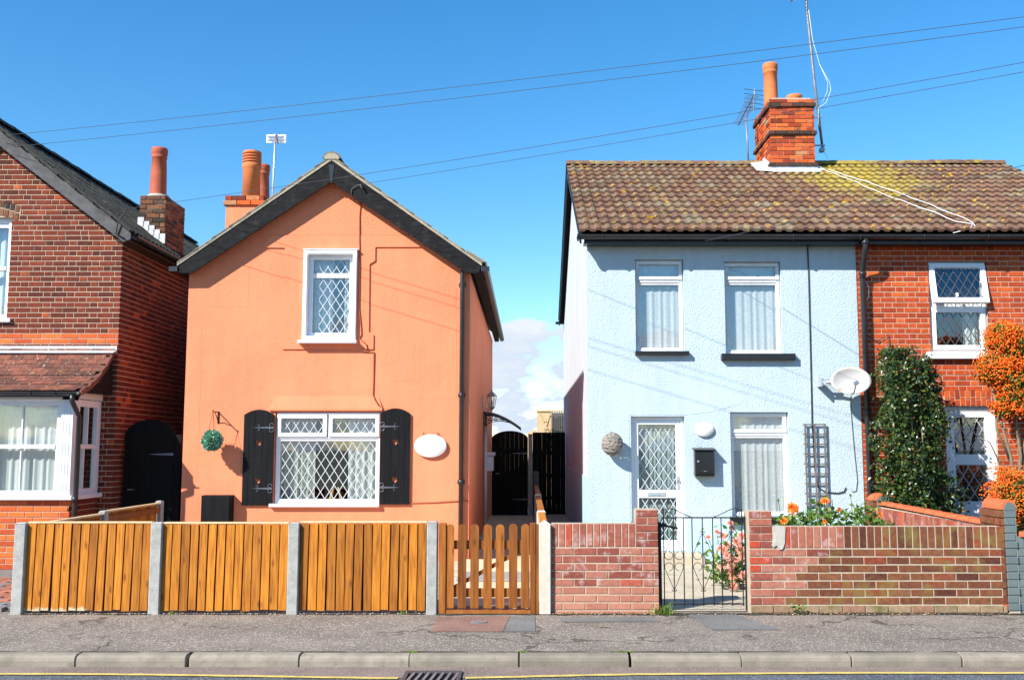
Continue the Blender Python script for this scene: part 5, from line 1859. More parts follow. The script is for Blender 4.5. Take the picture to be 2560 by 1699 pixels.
cable('cable', [(4.88, RYF - .012, 3.20), (5.0, RYF - .03, 3.12), (5.1, RYF - .03, 3.18), (5.16, RYF - .03, 3.22), (5.17, RYF - .03, 3.05), (5.14, RYF - .03, 2.97), (4.98, RYF - .012, 3.02)], .005, 'cable_black', rh)
# white aerial lead laid down the roof tiles
def roofp(x, y, h=.075):
    return (x, y, zf(y) + h)
pts = []
for k in range(15):
    f = k / 14
    pts.append(roofp(5.36 + .80 * f + .03 * math.sin(9 * f) + .025 * math.sin(31 * f), 17.55 - 3.45 * f))
pts += [roofp(6.36, 14.0, .07), roofp(6.26, 13.86, .04), (6.0, 13.83, 4.62)]
lead = MB().tube(pts, .006, 5)
pts = []
for k in range(15):
    f = k / 14
    pts.append(roofp(5.42 + .92 * f + .10 * math.sin(math.pi * f) + .025 * math.sin(27 * f), 17.6 - 3.3 * f, .08))
pts += [roofp(6.38, 14.05, .075), roofp(6.35, 13.88, .05)]
lead.tube(pts, .006, 5)
tag(lead.build('aerial_lead', 'cable_white', None, True), 'white aerial lead looped down the roof tiles from the tall chimney', 'cable')

# ------------------------------------------------------------------ front fence of the orange cottage
fe = empty('panel_fence', (-2.95, 10, 0), 'honey brown vertical board fence with concrete posts along the pavement', 'fence')
def cpost(parent, x0, x1, y0, y1, z0, z1, mat='concrete', cap=.012, name='post'):
    mb = MB().cbox(x0, x1, y0, y1, z0, z1 - cap, .008)
    i = len(mb.v)
    mb.v += [(x0, y0, z1 - cap), (x1, y0, z1 - cap), (x1, y1, z1 - cap), (x0, y1, z1 - cap), (x0 + .015, y0 + .015, z1), (x1 - .015, y0 + .015, z1), (x1 - .015, y1 - .015, z1), (x0 + .015, y1 - .015, z1)]
    for k in range(4):
        mb.f.append((i + k, i + (k + 1) % 4, i + 4 + (k + 1) % 4, i + 4 + k))
    mb.f.append((i + 4, i + 5, i + 6, i + 7))
    return mb.build(name, mat, parent)
posts = [(-5.045, -4.935), (-3.705, -3.595), (-2.353, -2.245), (-.99, -.885)]
for a, b in posts:
    cpost(fe, a, b, 9.96, 10.07, -.06, .885 + rng.uniform(-.008, .008))
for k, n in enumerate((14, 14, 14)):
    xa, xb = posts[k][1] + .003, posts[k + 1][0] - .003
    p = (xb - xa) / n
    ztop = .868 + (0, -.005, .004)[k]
    for i in range(n):
        x = xa + p * i
        lean = rng.uniform(-.010, .004) - (.012 if k == 0 else .004)
        t0, t1 = rng.uniform(.011, .015), rng.uniform(.016, .024)
        mb = MB()
        zb, zt = .032 + rng.uniform(-.010, .008), ztop - abs(rng.gauss(0, .0025))
        xl, xr = x + rng.uniform(.004, .007), x + p - rng.uniform(.003, .006)
        yb = 10.018
        l2 = lean + rng.uniform(-.004, .004)
        mb.v = [(xl + l2, yb, zb), (xr + lean, yb, zb), (xr + lean, yb - t1, zb), (xl + l2, yb - t0, zb), (xl, yb, zt), (xr, yb, zt), (xr, yb - t1, zt), (xl, yb - t0, zt)]
        mb.f = [(0, 1, 2, 3), (4, 7, 6, 5), (3, 2, 6, 7), (0, 3, 7, 4), (1, 5, 6, 2), (0, 4, 5, 1)]
        mb.build('board', 'fence_wood', fe)
    MB().box(xa - .02, xb, 10.0255, 10.029, .03, ztop - .01).build('gap_shade_sheet', 'black_timber', fe)  # added black sheet behind the boards, stands in for deep shade in their gaps
    MB().cbox(xa, xb, 10.0, 10.062, ztop + .002, ztop + .02, .003).build('capping', 'pale_wood', fe)
    for z in (.12, .45, .78):
        MB().box(xa, xb, 10.03, 10.06, z - .03, z + .03).build('rail', 'fence_wood', fe)
# side fence running back to the cottage
sf = empty('side_fence', (-4.96, 11.9, 0), 'low brown fence running back beside the drive to the orange wall', 'fence')
for y in (11.83, 13.62):
    cpost(sf, -5.0, -4.92, y - .05, y + .05, 0, .86 + (y - 10) * .012)
for y0, y1 in ((10.1, 11.77), (11.89, 13.56)):
    n = 14
    p = (y1 - y0) / n
    zt = .83 + (y0 - 10) * .014
    for i in range(n):
        MB().box(-4.985, -4.970 + rng.uniform(-.002, .003), y0 + p * i, y0 + p * (i + 1) - .004, .06, zt).build('board', 'fence_wood', sf)
    MB().box(-5.0, -4.94, y0, y1, zt + .001, zt + .022).build('capping', 'pale_wood', sf)
    MB().box(-4.97, -4.93, y0, y1, zt - .11, zt - .04).build('rail', 'gate_wood', sf)

# picket gate
pg = empty('picket_gate', (-.39, 10, 0), 'brown wooden picket gate with rounded tops between concrete posts', 'gate')
for x0, x1 in ((-.872, -.80), (.025, .082)):
    MB().cbox(x0, x1, 9.98, 10.06, .0, .875, .006).build('gate_post', 'gate_wood', pg)
for x in (-.765, -.643, -.520, -.392, -.270, -.141, -.022):
    w2, zb, zt, y = .0415, .055, .865 + rng.uniform(-.004, .004), 9.995
    poly = [(x - w2, y, zb), (x + w2, y, zb)] + [(x + w2 * math.cos(R(q)), y, zt - w2 * .85 + w2 * .85 * math.sin(R(q))) for q in range(0, 181, 18)]
    MB().prism(poly, (0, .02, 0)).build('picket', 'gate_wood', pg)
for z0, z1 in ((.62, .705), (.155, .24)):
    MB().box(-.798, .022, 10.017, 10.045, z0, z1).build('rail', 'gate_wood', pg)
MB().prism([(-.78, 10.018, .24), (-.70, 10.018, .24), (0.0, 10.018, .62), (-.08, 10.018, .62)], (0, .025, 0)).build('brace', 'gate_wood', pg)
MB().box(.083, .112, 9.99, 10.06, 0, .86).build('closing_strip', 'gate_wood', pg)
MB().box(-.80, .025, 9.99, 10.09, .002, .035).build('threshold', 'gate_wood', pg)

# cream post and the low boarded fence between the two front gardens
cp = MB()
cp.cbox(.117, .231, 9.955, 10.065, -.02, .862, .008)
i = len(cp.v)
cp.v += [(.117, 9.955, .862), (.231, 9.955, .862), (.231, 10.065, .862), (.117, 10.065, .862), (.165, 10.01, .905)]
for k in range(4):
    cp.f.append((i + k, i + (k + 1) % 4, i + 4))
tag(cp.build('gate_pillar', 'concrete_cream', None), 'cream painted concrete post between the picket gate and brick wall', 'post')
df = empty('dividing_fence', (.17, 13, 0), 'low boarded fence with white posts receding between the two cottages', 'fence')
for y, zt in ((12.55, .84), (16.3, .87), (19.9, 1.15)):
    cpost(df, .115, .225, y - .05, y + .05, 0, zt, 'concrete_cream' if y < 17 else 'weathered_wood', .02)
for y0, y1, z in ((10.07, 12.5, .80), (12.6, 16.25, .82), (16.35, 19.85, .86)):
    n = round((y1 - y0) / .12)
    p = (y1 - y0) / n
    for k in range(n):
        MB().box(.16, .18, y0 + p * k, y0 + p * (k + 1) - .005, .06, z).build('board', 'fence_wood', df)
    MB().box(.13, .21, y0, y1, z + .001, z + .025).build('capping', 'fence_wood', df)

# black gates in the two passages
def arched_gate(name, x0, x1, y, z0, z1, rise, label):
    g = empty(name, ((x0 + x1) / 2, y, z0), label, 'gate')
    n = max(6, round((x1 - x0) / .1))
    p = (x1 - x0) / n
    cx, hw = (x0 + x1) / 2, (x1 - x0) / 2
    top = lambda x: z1 - rise * (1 - math.sqrt(max(0, 1 - .96 * ((x - cx) / hw) ** 2)))
    for k in range(n):
        a, b = x0 + p * k + .0004, x0 + p * (k + 1) - .0004
        MB().prism([(a, y, z0), (b, y, z0)] + [(b + (a - b) * i / 4, y, top(b + (a - b) * i / 4)) for i in range(5)], (0, .025, 0)).build('board', 'black_timber', g)
    for z in (z0 + .25, z0 + (z1 - z0) * .5, z1 - .45):
        MB().box(x0, x1, y + .026, y + .06, z - .05, z + .05).build('rail', 'black_timber', g)
    for z in (z0 + .35, z1 - .5):
        MB().prism([(x1 - .01, y - .006, z - .02), (x1 - .01, y - .006, z + .02), (x1 - .35, y - .006, z + .004), (x1 - .35, y - .006, z - .004)], (0, .004, 0)).build('strap_hinge', 'hinge_grey', g)
    mb = MB().tube([(x0 + .09, y, z0 + .92), (x0 + .09, y - .04, z0 + .92), (x0 + .17, y - .045, z0 + .92)], .009, 6)
    mb.build('handle', 'metal_grey', g)
    return g
arched_gate('arched_gate', -5.80, -5.08, 14.45, .1, 2.02, .26, 'black arched wooden gate in the shaded passage left of the orange cottage')
tag(MB().box(-5.07, -4.98, 14.43, 14.53, .05, 1.80).build('passage_post', 'black_timber', None), 'dark wooden post beside the left passage gate', 'post')
arched_gate('arched_gate', -.80, .01, 22.5, .12, 1.99, .20, 'black arched wooden gate at the end of the middle passage')
tag(MB().cbox(.02, .11, 22.47, 22.57, .1, 1.92, .01).build('passage_post', 'concrete', None), 'grey concrete post between the black arched gate and black fence', 'post')
bf = empty('passage_fence', (.48, 22.5, 0), 'black slatted fence closing the middle passage beside the blue wall', 'fence')
for k in range(7):
    a = .115 + .1045 * k
    MB().box(a, a + .1032, 22.51, 22.53, .12, 1.955).build('board', 'black_timber', bf)
for z in (.5, 1.0, 1.5):
    MB().box(.115, .845, 22.531, 22.56, z - .04, z + .04).build('rail', 'black_timber', bf)
# back garden beyond: pale screens, trellis, hedge
bs = empty('garden_screen', (.35, 29, 0), 'pale timber garden screen with a braced panel and trellis beyond the fence', 'screen')
for k in range(7):
    MB().box(.28 + .06 * k, .336 + .06 * k, 29, 29.02, .0, 2.65).build('board', 'pale_wood', bs)
MB().prism([(.30, 28.98, 2.55), (.36, 28.98, 2.62), (.68, 28.98, 1.95), (.62, 28.98, 1.9)], (0, .018, 0)).build('brace', 'pale_wood', bs)
MB().prism([(.66, 28.978, 2.55), (.60, 28.978, 2.62), (.40, 28.978, 2.0), (.46, 28.978, 1.95)], (0, .018, 0)).build('brace', 'pale_wood', bs)
MB().box(.26, 1.3, 28.97, 29.03, 2.651, 2.70).build('capping', 'pale_wood', bs)
for k in range(9):
    MB().box(.72 + .065 * k, .745 + .065 * k, 29.0, 29.012, 1.9, 2.65).build('slat', 'weathered_wood', bs)
for k in range(11):
    MB().box(.70, 1.3, 29.013, 29.025, 1.93 + .065 * k, 1.955 + .065 * k).build('slat', 'weathered_wood', bs)
MB().box(.70, 1.3, 29.2, 29.22, 0, 2.62).build('backing_board', 'weathered_wood', bs)
ob = empty('back_fence', (-.3, 27, 0), 'pale wooden fence glimpsed above the middle passage gate', 'fence')
for k in range(16):
    a = -1.2 + .1 * k
    MB().box(a, a + .094, 27, 27.02, .0, 1.98 + (.05 if a > .0 else -.04)).build('board', 'pale_wood', ob)
cpost(ob, .12, .22, 26.93, 27.03, 0, 2.09, 'pale_wood')

def foliage(mb, n, sample, L, w, r, out=None, fold=.25, droop=0):
    for k in range(n):
        c = sample(r)
        d = Vector((r.gauss(0, 1), r.gauss(0, 1), r.gauss(0, 1)))
        if out:
            d = d * .8 + (Vector(c) - Vector(out)).normalized()
        d.z -= droop
        nn = Vector((r.gauss(-.5, .7), r.gauss(-.5, .7), r.gauss(.8, .7)))
        l = r.uniform(*L)
        mb.leaf(c, d, nn, l, l * w, fold)
r3 = random.Random(21)
hg = empty('hedge', (.7, 27, 0), 'small bright green bush rising above the black passage fence', 'bush')
mb = MB()
foliage(mb, 700, lambda r: (r.uniform(.45, 1.2), 26.5 + r.uniform(-.2, .2), 1.6 + .62 * abs(r.gauss(0, .42))), (.04, .08), .6, r3)
mb.build('foliage', 'hedge_leaf', hg, recalc=False)
MB().tube([(.7, 26.5, 0), (.72, 26.5, .8), (.7, 26.5, 1.7)], [.03, .025, .01], 6).build('stem', 'bark', hg)

# ------------------------------------------------------------------ garden walls of the blue cottage
YW = 10.0
def soldier(x0, x1, z0, h, p=.0665):
    n = round((x1 - x0) / p)
    p = (x1 - x0) / n
    return [(x0 + p * k + .005, z0, p - .011, h) for k in range(n)]
lw_ = empty('garden_wall', (.76, 10.05, 0), 'short faded pink brick garden wall with a pier left of the iron gate', 'wall')
mb = MB().box(.237, 1.069, YW + .006, YW + .10, -.05, .872).box(1.071, 1.288, YW + .008, YW + .2, -.05, 1.008)
mb.build('mortar_bed', 'mortar_wall', lw_)
plw = Plane((0, YW + .006, 0), (1, 0, 0), (0, 1, 0))
rects = []
for i in range(9):
    rects += course(.236, 1.29, i, 'stretcher', [], -.045 + .0755 * i + .008, .0635)
low_r = [r for r in rects if r[1] < .25 and not (.35 < r[0] < .5 and r[1] > .2)]
up_r = [r for r in rects if r not in low_r]
lay(lw_, plw, low_r, 'brick_garden_peach', .09)
lay(lw_, plw, up_r + soldier(.236, 1.066, .645, .222), 'brick_garden_pink', .09)
pr_ = [(1.072, .645 + .0745 * k, .215, .0655) if k % 2 == 0 else None for k in range(5)]
rs = []
for k in range(5):
    z = .645 + .0728 * k
    if k % 2 == 0:
        rs.append((1.072, z, .216, .064))
    else:
        rs += [(1.072, z, .104, .064), (1.185, z, .103, .064)]
lay(lw_, plw, rs, 'brick_garden_pink', .20)
# coping bricks seen on top
rw_ = empty('garden_wall', (3.45, 10.05, 0), 'long mottled brown brick garden wall right of the iron gate', 'wall')
mb = MB().box(2.415, 4.70, YW + .006, YW + .10, -.05, .842).box(2.186, 2.414, YW + .008, YW + .22, -.05, .990)
mb.build('mortar_bed', 'mortar_wall', rw_)
rects = []
base_r = course(2.19, 4.70, 0, 'stretcher', [], .010, .069)
for i in range(7):
    rects += course(2.19, 4.70, i + 1, 'stretcher', [], .090 + .0775 * i, .0645)
newb = [r for r in rects if r[0] + r[2] / 2 < 2.44 + 1.30 * (r[1] - .09)]
oldb = [r for r in rects if r not in newb]
lay(rw_, plw, base_r, 'brick_base_course', .09, .012)
lay(rw_, plw, newb, 'brick_garden_pink', .09)
lay(rw_, plw, oldb, 'brick_garden_brown', .09)
sr_ = soldier(2.52, 4.70, .634, .206, .0745)
lay(rw_, plw, [r for r in sr_ if r[0] < 3.12], 'brick_garden_pink', .09)
lay(rw_, plw, [r for r in sr_ if r[0] >= 3.12], 'brick_garden_brown', .09)
rs = []
for k in range(5):
    z = .634 + .0722 * k
    if k % 2:
        rs.append((2.19, z, .224, .063))
    else:
        rs += [(2.19, z, .109, .063), (2.306, z, .108, .063)]
lay(rw_, plw, rs, 'brick_garden_pink', .215)
# lump of cement smeared over the joint by the pier
mb = MB()
poly = [(2.425, .85), (2.50, .852), (2.545, .835), (2.54, .76), (2.535, .68), (2.51, .62), (2.475, .615), (2.455, .66), (2.42, .64), (2.405, .66), (2.43, .70), (2.435, .78)]
mb.prism([(x, YW - .012, z) for x, z in poly], (0, .02, 0))
mb.build('cement_repair', 'cement', rw_)

# side wall with red half-round coping and two round-topped piers
swl = empty('side_wall', (4.75, 12, 0), 'brick party wall with red half-round coping tiles beside the dark holly bush', 'wall')
MB().box(4.706, 4.80, 10.45, 13.5, 0, .83).build('mortar_bed', 'mortar_wall', swl)
pls = Plane((4.70, 10.45, 0), (0, 1, 0), (1, 0, 0))
n = 46
lay(swl, pls, [(.066 * k + .003, .60, .058, .215) for k in range(n)], 'brick_garden_pink', .05, -.002)
rects = []
for i in range(7):
    rects += course(0, 3.04, i, 'stretcher', [], .07 + .075 * i, .065)
lay(swl, pls, rects, 'brick_garden_brown', .05, -.002)
mb = MB()
for k, (y, r) in enumerate(((0, .068), (.30, .062))):
    for j in range(9):
        q = math.pi * j / 8
        mb.v.append((r * math.cos(q) * 1.05, y, r * .72 * math.sin(q)))
for j in range(8):
    mb.f.append((j, j + 1, j + 10, j + 9))
mb.f += [tuple(range(9)), tuple(range(17, 8, -1))]
cm = mb.mesh('coping_tile', 'coping_tile', (0, 0, 0))
for k in range(10):
    link('coping_tile', cm, swl, (4.752, 10.46 + .305 * k, .832 + .003 * k))
def round_pier(y0, y1, x0, x1, zt, label):
    p = empty('wall_pier', ((x0 + x1) / 2, y0, 0), label, 'pier')
    MB().box(x0 + .008, x1, y0 + .008, y1, 0, zt).build('mortar_bed', 'mortar_wall', p)
    rects = []
    for i in range(int(zt / .075)):
        rects += course(0, y1 - y0, i, 'stretcher', [], zt - .075 * (int(zt / .075) - i) + .005, .065)
    lay(p, Plane((x0, y0, 0), (0, 1, 0), (1, 0, 0)), rects, 'brick_garden_brown', .05, 0)
    hw = (x1 - x0) / 2
    cx = (x0 + x1) / 2
    rise = .075
    rects = []
    for i in range(int(zt / .075)):
        rects += course(0, x1 - x0 + .004, i, 'stretcher', [], zt - .075 * (int(zt / .075) - i) + .005, .068)
    lay(p, Plane((x0 - .002, y0 - .004, 0), (1, 0, 0), (0, 1, 0)), rects, 'brick_grey_paint', .04, 0)
    arc_ = [(cx + hw * math.cos(R(q)), y0 - .006, zt + rise * math.sin(R(q))) for q in range(0, 181, 15)]
    MB().prism(arc_, (0, y1 - y0, 0)).build('round_head', 'brick_grey_paint', p)
    outer = [(cx + (hw + .02) * math.cos(R(q)), y0 + .012, zt + .004 + (rise + .022) * math.sin(R(q))) for q in range(0, 181, 15)]
    inner = [(cx + hw * math.cos(R(q)), y0 + .012, zt + .002 + rise * math.sin(R(q))) for q in range(180, -1, -15)]
    MB().prism(outer + inner, (0, y1 - y0 - .01, 0)).build('coping_tile', 'coping_tile', p)
    return p
round_pier(10.0, 10.44, 4.715, 4.83, 1.0, 'narrow grey-fronted pier with red rounded cap at the wall corner')
round_pier(13.52, 13.85, 4.68, 4.93, .90, 'grey-fronted brick pier with red rounded cap beside the drainpipe')
gw = empty('grey_wall', (6, 10.05, 0), 'grey painted brick wall at the right edge of the pavement', 'wall')
MB().box(4.835, 7.2, 10.02, 10.12, -.05, .74).build('mortar_bed', 'brick_grey_paint', gw)
rects = []
for i in range(9):
    rects += course(4.835, 7.2, i, 'stretcher', [], -.045 + .0745 * i, .068, j=.006)
lay(gw, Plane((0, 10.015, 0), (1, 0, 0), (0, 1, 0)), rects + soldier(4.835, 7.2, .63, .115, .073), 'brick_grey_paint', .05, 0)
for k in range(8):
    o = link('coping_tile', cm, gw, (4.86 + .305 * k, 10.065, .742), (0, 0, -math.pi / 2))

# ------------------------------------------------------------------ wrought-iron gate
ig = empty('iron_gate', (1.77, 10.12, 0), 'black wrought-iron scroll gate between the two brick piers', 'gate')
YG = 10.14
bars = [1.363, 1.462, 1.561, 1.647, 1.751, 1.854, 1.939, 2.038, 2.146]
for k, x in enumerate(bars):
    MB().tube([(x, YG, .055), (x, YG, 1.01 if k in (0, 8) else .915)], .0062, 6).build('bar', 'iron', ig)
for z in (.918, .075):
    MB().box(1.356, 2.153, YG - .012, YG + .012, z - .006, z + .006).build('rail', 'iron', ig)
def spiral(cx, cz, r, a0, turns, s, n=14):
    return [(cx + s * r * (1 - .6 * k / n) * math.cos(R(a0 + 360 * turns * k / n)), YG, cz + r * (1 - .6 * k / n) * math.sin(R(a0 + 360 * turns * k / n))) for k in range(n + 1)]
for c in (1, 4, 7):
    x = bars[c]
    mb = MB()
    for s in (-1, 1):
        xo = bars[c + s]
        # pointed heart: from the bar out to its neighbour, curling back in a scroll
        mb.tube([(x, YG, .775), (x + (xo - x) * .5, YG, .66), (x + (xo - x) * .93, YG, .555)] + [(x + s * .052 + s * .042 * math.cos(R(q)), YG, .545 - .04 * math.sin(R(q))) for q in range(0, 300, 30)], .0033, 5)
        mb.tube([(x, YG, .205), (x + (xo - x) * .5, YG, .32), (x + (xo - x) * .93, YG, .425)] + [(x + s * .052 + s * .042 * math.cos(R(q)), YG, .435 + .04 * math.sin(R(q))) for q in range(0, 300, 30)], .0033, 5)
        mb.tube([(x, YG, .77), (x + s * .016, YG, .785), (x + s * .024, YG, .775), (x + s * .02, YG, .765)], .004, 4)
        mb.tube([(x, YG, .21), (x + s * .016, YG, .195), (x + s * .024, YG, .205), (x + s * .02, YG, .215)], .004, 4)
    mb.build('scroll', 'iron', ig)
for s, x in ((1, bars[0]), (-1, bars[8])):
    mb = MB()
    mb.tube([(x, YG, .99), (x + s * .06, YG, 1.01), (x + s * .12, YG, .995), (x + s * .19, YG, .96), (x + s * .27, YG, .925), (x + s * .28, YG, .94)], .0045, 5)
    mb.tube(spiral(x + s * .048, .955, .034, 90, 1.1, s), .0045, 5)
    mb.build('scroll', 'iron', ig)
mb = MB().box(1.298, 1.335, YG - .03, YG + .03, .0, .875)
mb.build('hinge_post', 'iron', ig)
mb = MB().tube([(1.33, YG - .03, .845), (1.36, YG - .035, .845), (1.50, YG - .03, .815)], .012, 6)
mb.box(1.33, 1.38, YG - .05, YG - .02, .83, .865)
mb.build('latch', 'iron', ig)
MB().tube([(2.175, YG, .0), (2.175, YG, .93)], .008, 6).build('slam_post', 'iron', ig)

# ------------------------------------------------------------------ plants
def bush_sample(c, rad, seed, lumps=26, lr=(.22, .38)):
    r = random.Random(seed)
    ls = []
    for k in range(lumps):
        d = Vector((r.gauss(0, 1), r.gauss(0, 1), r.gauss(0, 1))).normalized() * r.uniform(.35, .9)
        ls.append((Vector((c[0] + d.x * rad[0], c[1] + d.y * rad[1], c[2] + d.z * rad[2])), r.uniform(*lr)))
    def f(q):
        p, rr = q.choice(ls)
        d = Vector((q.gauss(0, 1), q.gauss(0, 1), q.gauss(0, 1))).normalized() * (q.random() ** .4) * rr
        return p + d
    return f
# holly: tall dark column
hb = empty('holly_bush', (5.28, 13.55, .1), 'tall glossy dark green holly bush by the red brick wall', 'bush')
r4 = random.Random(33)
def holly(q):
    while True:
        z = q.uniform(.12, 2.95)
        f = z / 2.95
        hw = .41 + .05 * math.sin(5 * f) - (.10 * max(0, f - .84) / .16)
        cx = 5.20 + .06 * math.sin(7 * f + 1) - .10 * max(0, f - .7) / .3 + .10 * (1 - f)
        a, rr = q.uniform(0, 2 * math.pi), math.sqrt(q.uniform(.2, 1))
        bumpy = 1 + .18 * math.sin(5 * a + 9 * f) + .14 * math.sin(3 * a - 14 * f) + .13 * math.sin(23 * f + 2 * a) + (q.uniform(.1, .4) if q.random() < .06 else 0)
        x, y = cx + hw * rr * bumpy * math.cos(a), 13.62 + .38 * rr * bumpy * math.sin(a)
        # ragged double top
        if z > 2.55 and abs(x - (5.02 if x < 5.26 else 5.44)) > .27 - .42 * (z - 2.55) * (1 if x < 5.26 else 1.7) + .04 * math.sin(31 * x):
            continue
        if math.sin(7.3 * x + 11 * z) * math.sin(9 * z - 4 * x + 1.3) > .72 and q.random() < .8:
            continue
        return (x, y, z)
mb = MB()
foliage(mb, 17000, holly, (.042, .072), .66, r4, None, .22)
mb.build('foliage', 'holly_leaf', hb, recalc=False)
mb = MB()
for k in range(9):
    a = r4.uniform(0, 6.28)
    mb.tube([(5.28 + .08 * math.cos(a), 13.62 + .08 * math.sin(a), .1), (5.28 + .22 * math.cos(a), 13.62 + .2 * math.sin(a), 1.0), (5.22 + .3 * math.cos(a), 13.62 + .28 * math.sin(a), 2.0 + .06 * k)], [.025, .016, .006], 6)
mb.build('stem', 'bark', hb)
# firethorn: orange berries
IC = []
t_ = (1 + 5 ** .5) / 2
for a, b in ((1, t_), (-1, t_), (1, -t_), (-1, -t_)):
    IC += [(0, a, b), (a, b, 0), (b, 0, a)]
OCT = [(1, 0, 0), (-1, 0, 0), (0, 1, 0), (0, -1, 0), (0, 0, 1), (0, 0, -1)]
OF = [(0, 2, 4), (2, 1, 4), (1, 3, 4), (3, 0, 4), (2, 0, 5), (1, 2, 5), (3, 1, 5), (0, 3, 5)]
def berries(mb, n, sample, r, per=22, spread=.045, size=(.007, .011)):
    for k in range(n):
        c = Vector(sample(r))
        for j in range(r.randint(per // 2, per)):
            d = Vector((r.gauss(0, 1), r.gauss(0, 1), r.gauss(0, .7))) * spread * .6
            p, s = c + d, r.uniform(*size)
            i = len(mb.v)
            mb.v += [(p.x + x * s, p.y + y * s, p.z + z * s) for x, y, z in OCT]
            mb.f += [tuple(i + q for q in f) for f in OF]
def shell(c, rad, q, front=True):
    while True:
        d = Vector((q.gauss(0, 1), q.gauss(0, 1), q.gauss(0, 1))).normalized()
        if not front or d.y < .35:
            k = q.uniform(.80, 1.04) * (1 + .12 * math.sin(6 * d.x + 4 * d.z) + .1 * math.sin(9 * d.z - 3 * d.x))
            return (c[0] + rad[0] * d.x * k, c[1] + rad[1] * d.y * k, c[2] + rad[2] * d.z * k)
ft = empty('firethorn_shrub', (6.5, 13.5, .1), 'leggy firethorn shrub full of orange berries against the red brick wall', 'shrub')
r5 = random.Random(41)
blobs = [((6.52, 13.45, 2.80), (.30, .30, .42)), ((6.30, 13.4, 2.66), (.20, .20, .16)), ((6.60, 13.35, 2.36), (.26, .26, .26)), ((6.90, 13.5, 2.65), (.42, .35, .58)), ((6.42, 13.4, 3.08), (.16, .16, .16)), ((6.42, 13.35, 2.16), (.14, .14, .12))]
samp = lambda q: shell(*q.choice(blobs), q)
mb = MB()
foliage(mb, 14000, lambda q: (lambda b_: tuple(b_[0][i] + (shell(*b_, q, False)[i] - b_[0][i]) * q.uniform(.7, 1.12) for i in range(3)))(q.choice(blobs)), (.04, .075), .42, r5, None, .2)
mb.build('foliage', 'shrub_leaf', ft, recalc=False)
mb = MB()
berries(mb, 380, samp, r5, 40, .10, (.010, .016))
o = mb.build('berries', 'berry', ft, True, False)
o['kind'] = 'stuff'
mb = MB()
for pts, r0 in (([(6.57, 13.55, .1), (6.55, 13.5, .9), (6.48, 13.48, 1.5), (6.35, 13.45, 2.0), (6.25, 13.42, 2.4)], .035), ([(6.55, 13.5, .9), (6.60, 13.45, 1.5), (6.55, 13.45, 2.1), (6.50, 13.45, 2.6)], .03),
                ([(6.50, 13.5, 1.4), (6.30, 13.45, 1.85), (6.27, 13.4, 2.2)], .02), ([(6.55, 13.5, 1.1), (6.41, 13.40, 1.30), (6.25, 13.32, 1.42), (6.13, 13.30, 1.68), (5.99, 13.30, 1.75)], .016),
                ([(6.60, 13.5, 1.3), (6.75, 13.5, 1.9), (6.90, 13.5, 2.4)], .03)):
    mb.tube(pts, [r0 * (1 - .65 * k / (len(pts) - 1)) for k in range(len(pts))], 7)
mb.build('branch', 'bark', ft, True)
fb = empty('firethorn_bush', (6.45, 12.9, .1), 'low rounded firethorn bush thick with orange berries behind the grey wall', 'bush')
blobs2 = [((6.14, 12.7, .98), (.30, .3, .34)), ((6.40, 12.75, .75), (.42, .36, .5)), ((6.75, 12.8, .95), (.4, .35, .5))]
mb = MB()
foliage(mb, 6000, lambda q: (lambda b_: tuple(b_[0][i] + (shell(*b_, q, False)[i] - b_[0][i]) * q.uniform(.5, 1) for i in range(3)))(q.choice(blobs2)), (.04, .07), .42, r5, None, .2)
mb.build('foliage', 'shrub_leaf', fb, recalc=False)
def samp2(q):
    while True:
        p = shell(*q.choice(blobs2), q)
        if p[2] > .72 or q.random() < .18:
            return p
mb = MB()
berries(mb, 190, samp2, r5, 40, .10, (.010, .016))
o = mb.build('berries', 'berry', fb, True, False)
o['kind'] = 'stuff'
MB().tube([(6.45, 12.8, .05), (6.42, 12.78, .4), (6.38, 12.75, .8)], [.03, .025, .01], 7).build('stem', 'bark', fb)

# dahlias
def flower_mesh(name, mat, r, rings=4):
    q = random.Random(8)
    mb = MB()
    for k in range(rings):
        n = 15 - 2 * k
        el = R(8 + 22 * k)
        for j in range(n):
            a = 2 * math.pi * (j + .5 * (k % 2)) / n + q.uniform(-.08, .08)
            d = Vector((math.cos(a) * math.cos(el), math.sin(a) * math.cos(el), math.sin(el)))
            mb.leaf(d * r * .12, d, (0, 0, 1), r * (1 - .16 * k) * q.uniform(.88, 1.05), r * .30, .28)
    return mb.mesh(name, mat, (0, 0, 0))
fp = flower_mesh('flower', 'petal_pink', .075)
fo = flower_mesh('flower', 'petal_orange', .085)
def flower(parent, me, p, look, s=1.0, stem=None):
    rot = Vector(look).to_track_quat('Z', 'Y').to_euler()
    o = link('flower', me, parent, p, rot)
    o.scale = (s, s, s)
    return o
pk = empty('pink_dahlia', (2.33, 11.6, .03), 'pink dahlia plant in flower behind the iron gate', 'dahlia')
r6 = random.Random(52)
mb = MB()
foliage(mb, 620, lambda q: (2.34 + q.gauss(0, .13), 11.62 + q.gauss(0, .13), .10 + abs(q.gauss(0, .22))), (.05, .10), .5, r6, None, .15)
mb.build('foliage', 'dahlia_leaf', pk, recalc=False)
heads = [(2.06, 11.55, .60, .55), (2.15, 11.5, .66, .6), (2.22, 11.5, .62, .65), (2.30, 11.5, .76, .6), (2.33, 11.55, .70, .6), (2.25, 11.45, .52, .75), (2.36, 11.42, .56, .8), (2.42, 11.45, .62, .8), (2.18, 11.45, .48, .7)]
for k in range(20):
    heads.append((2.36 + r6.uniform(-.17, .15), 11.42 + r6.uniform(-.1, .1), .07 + .42 * r6.random(), r6.uniform(.6, .95)))
stm = MB()
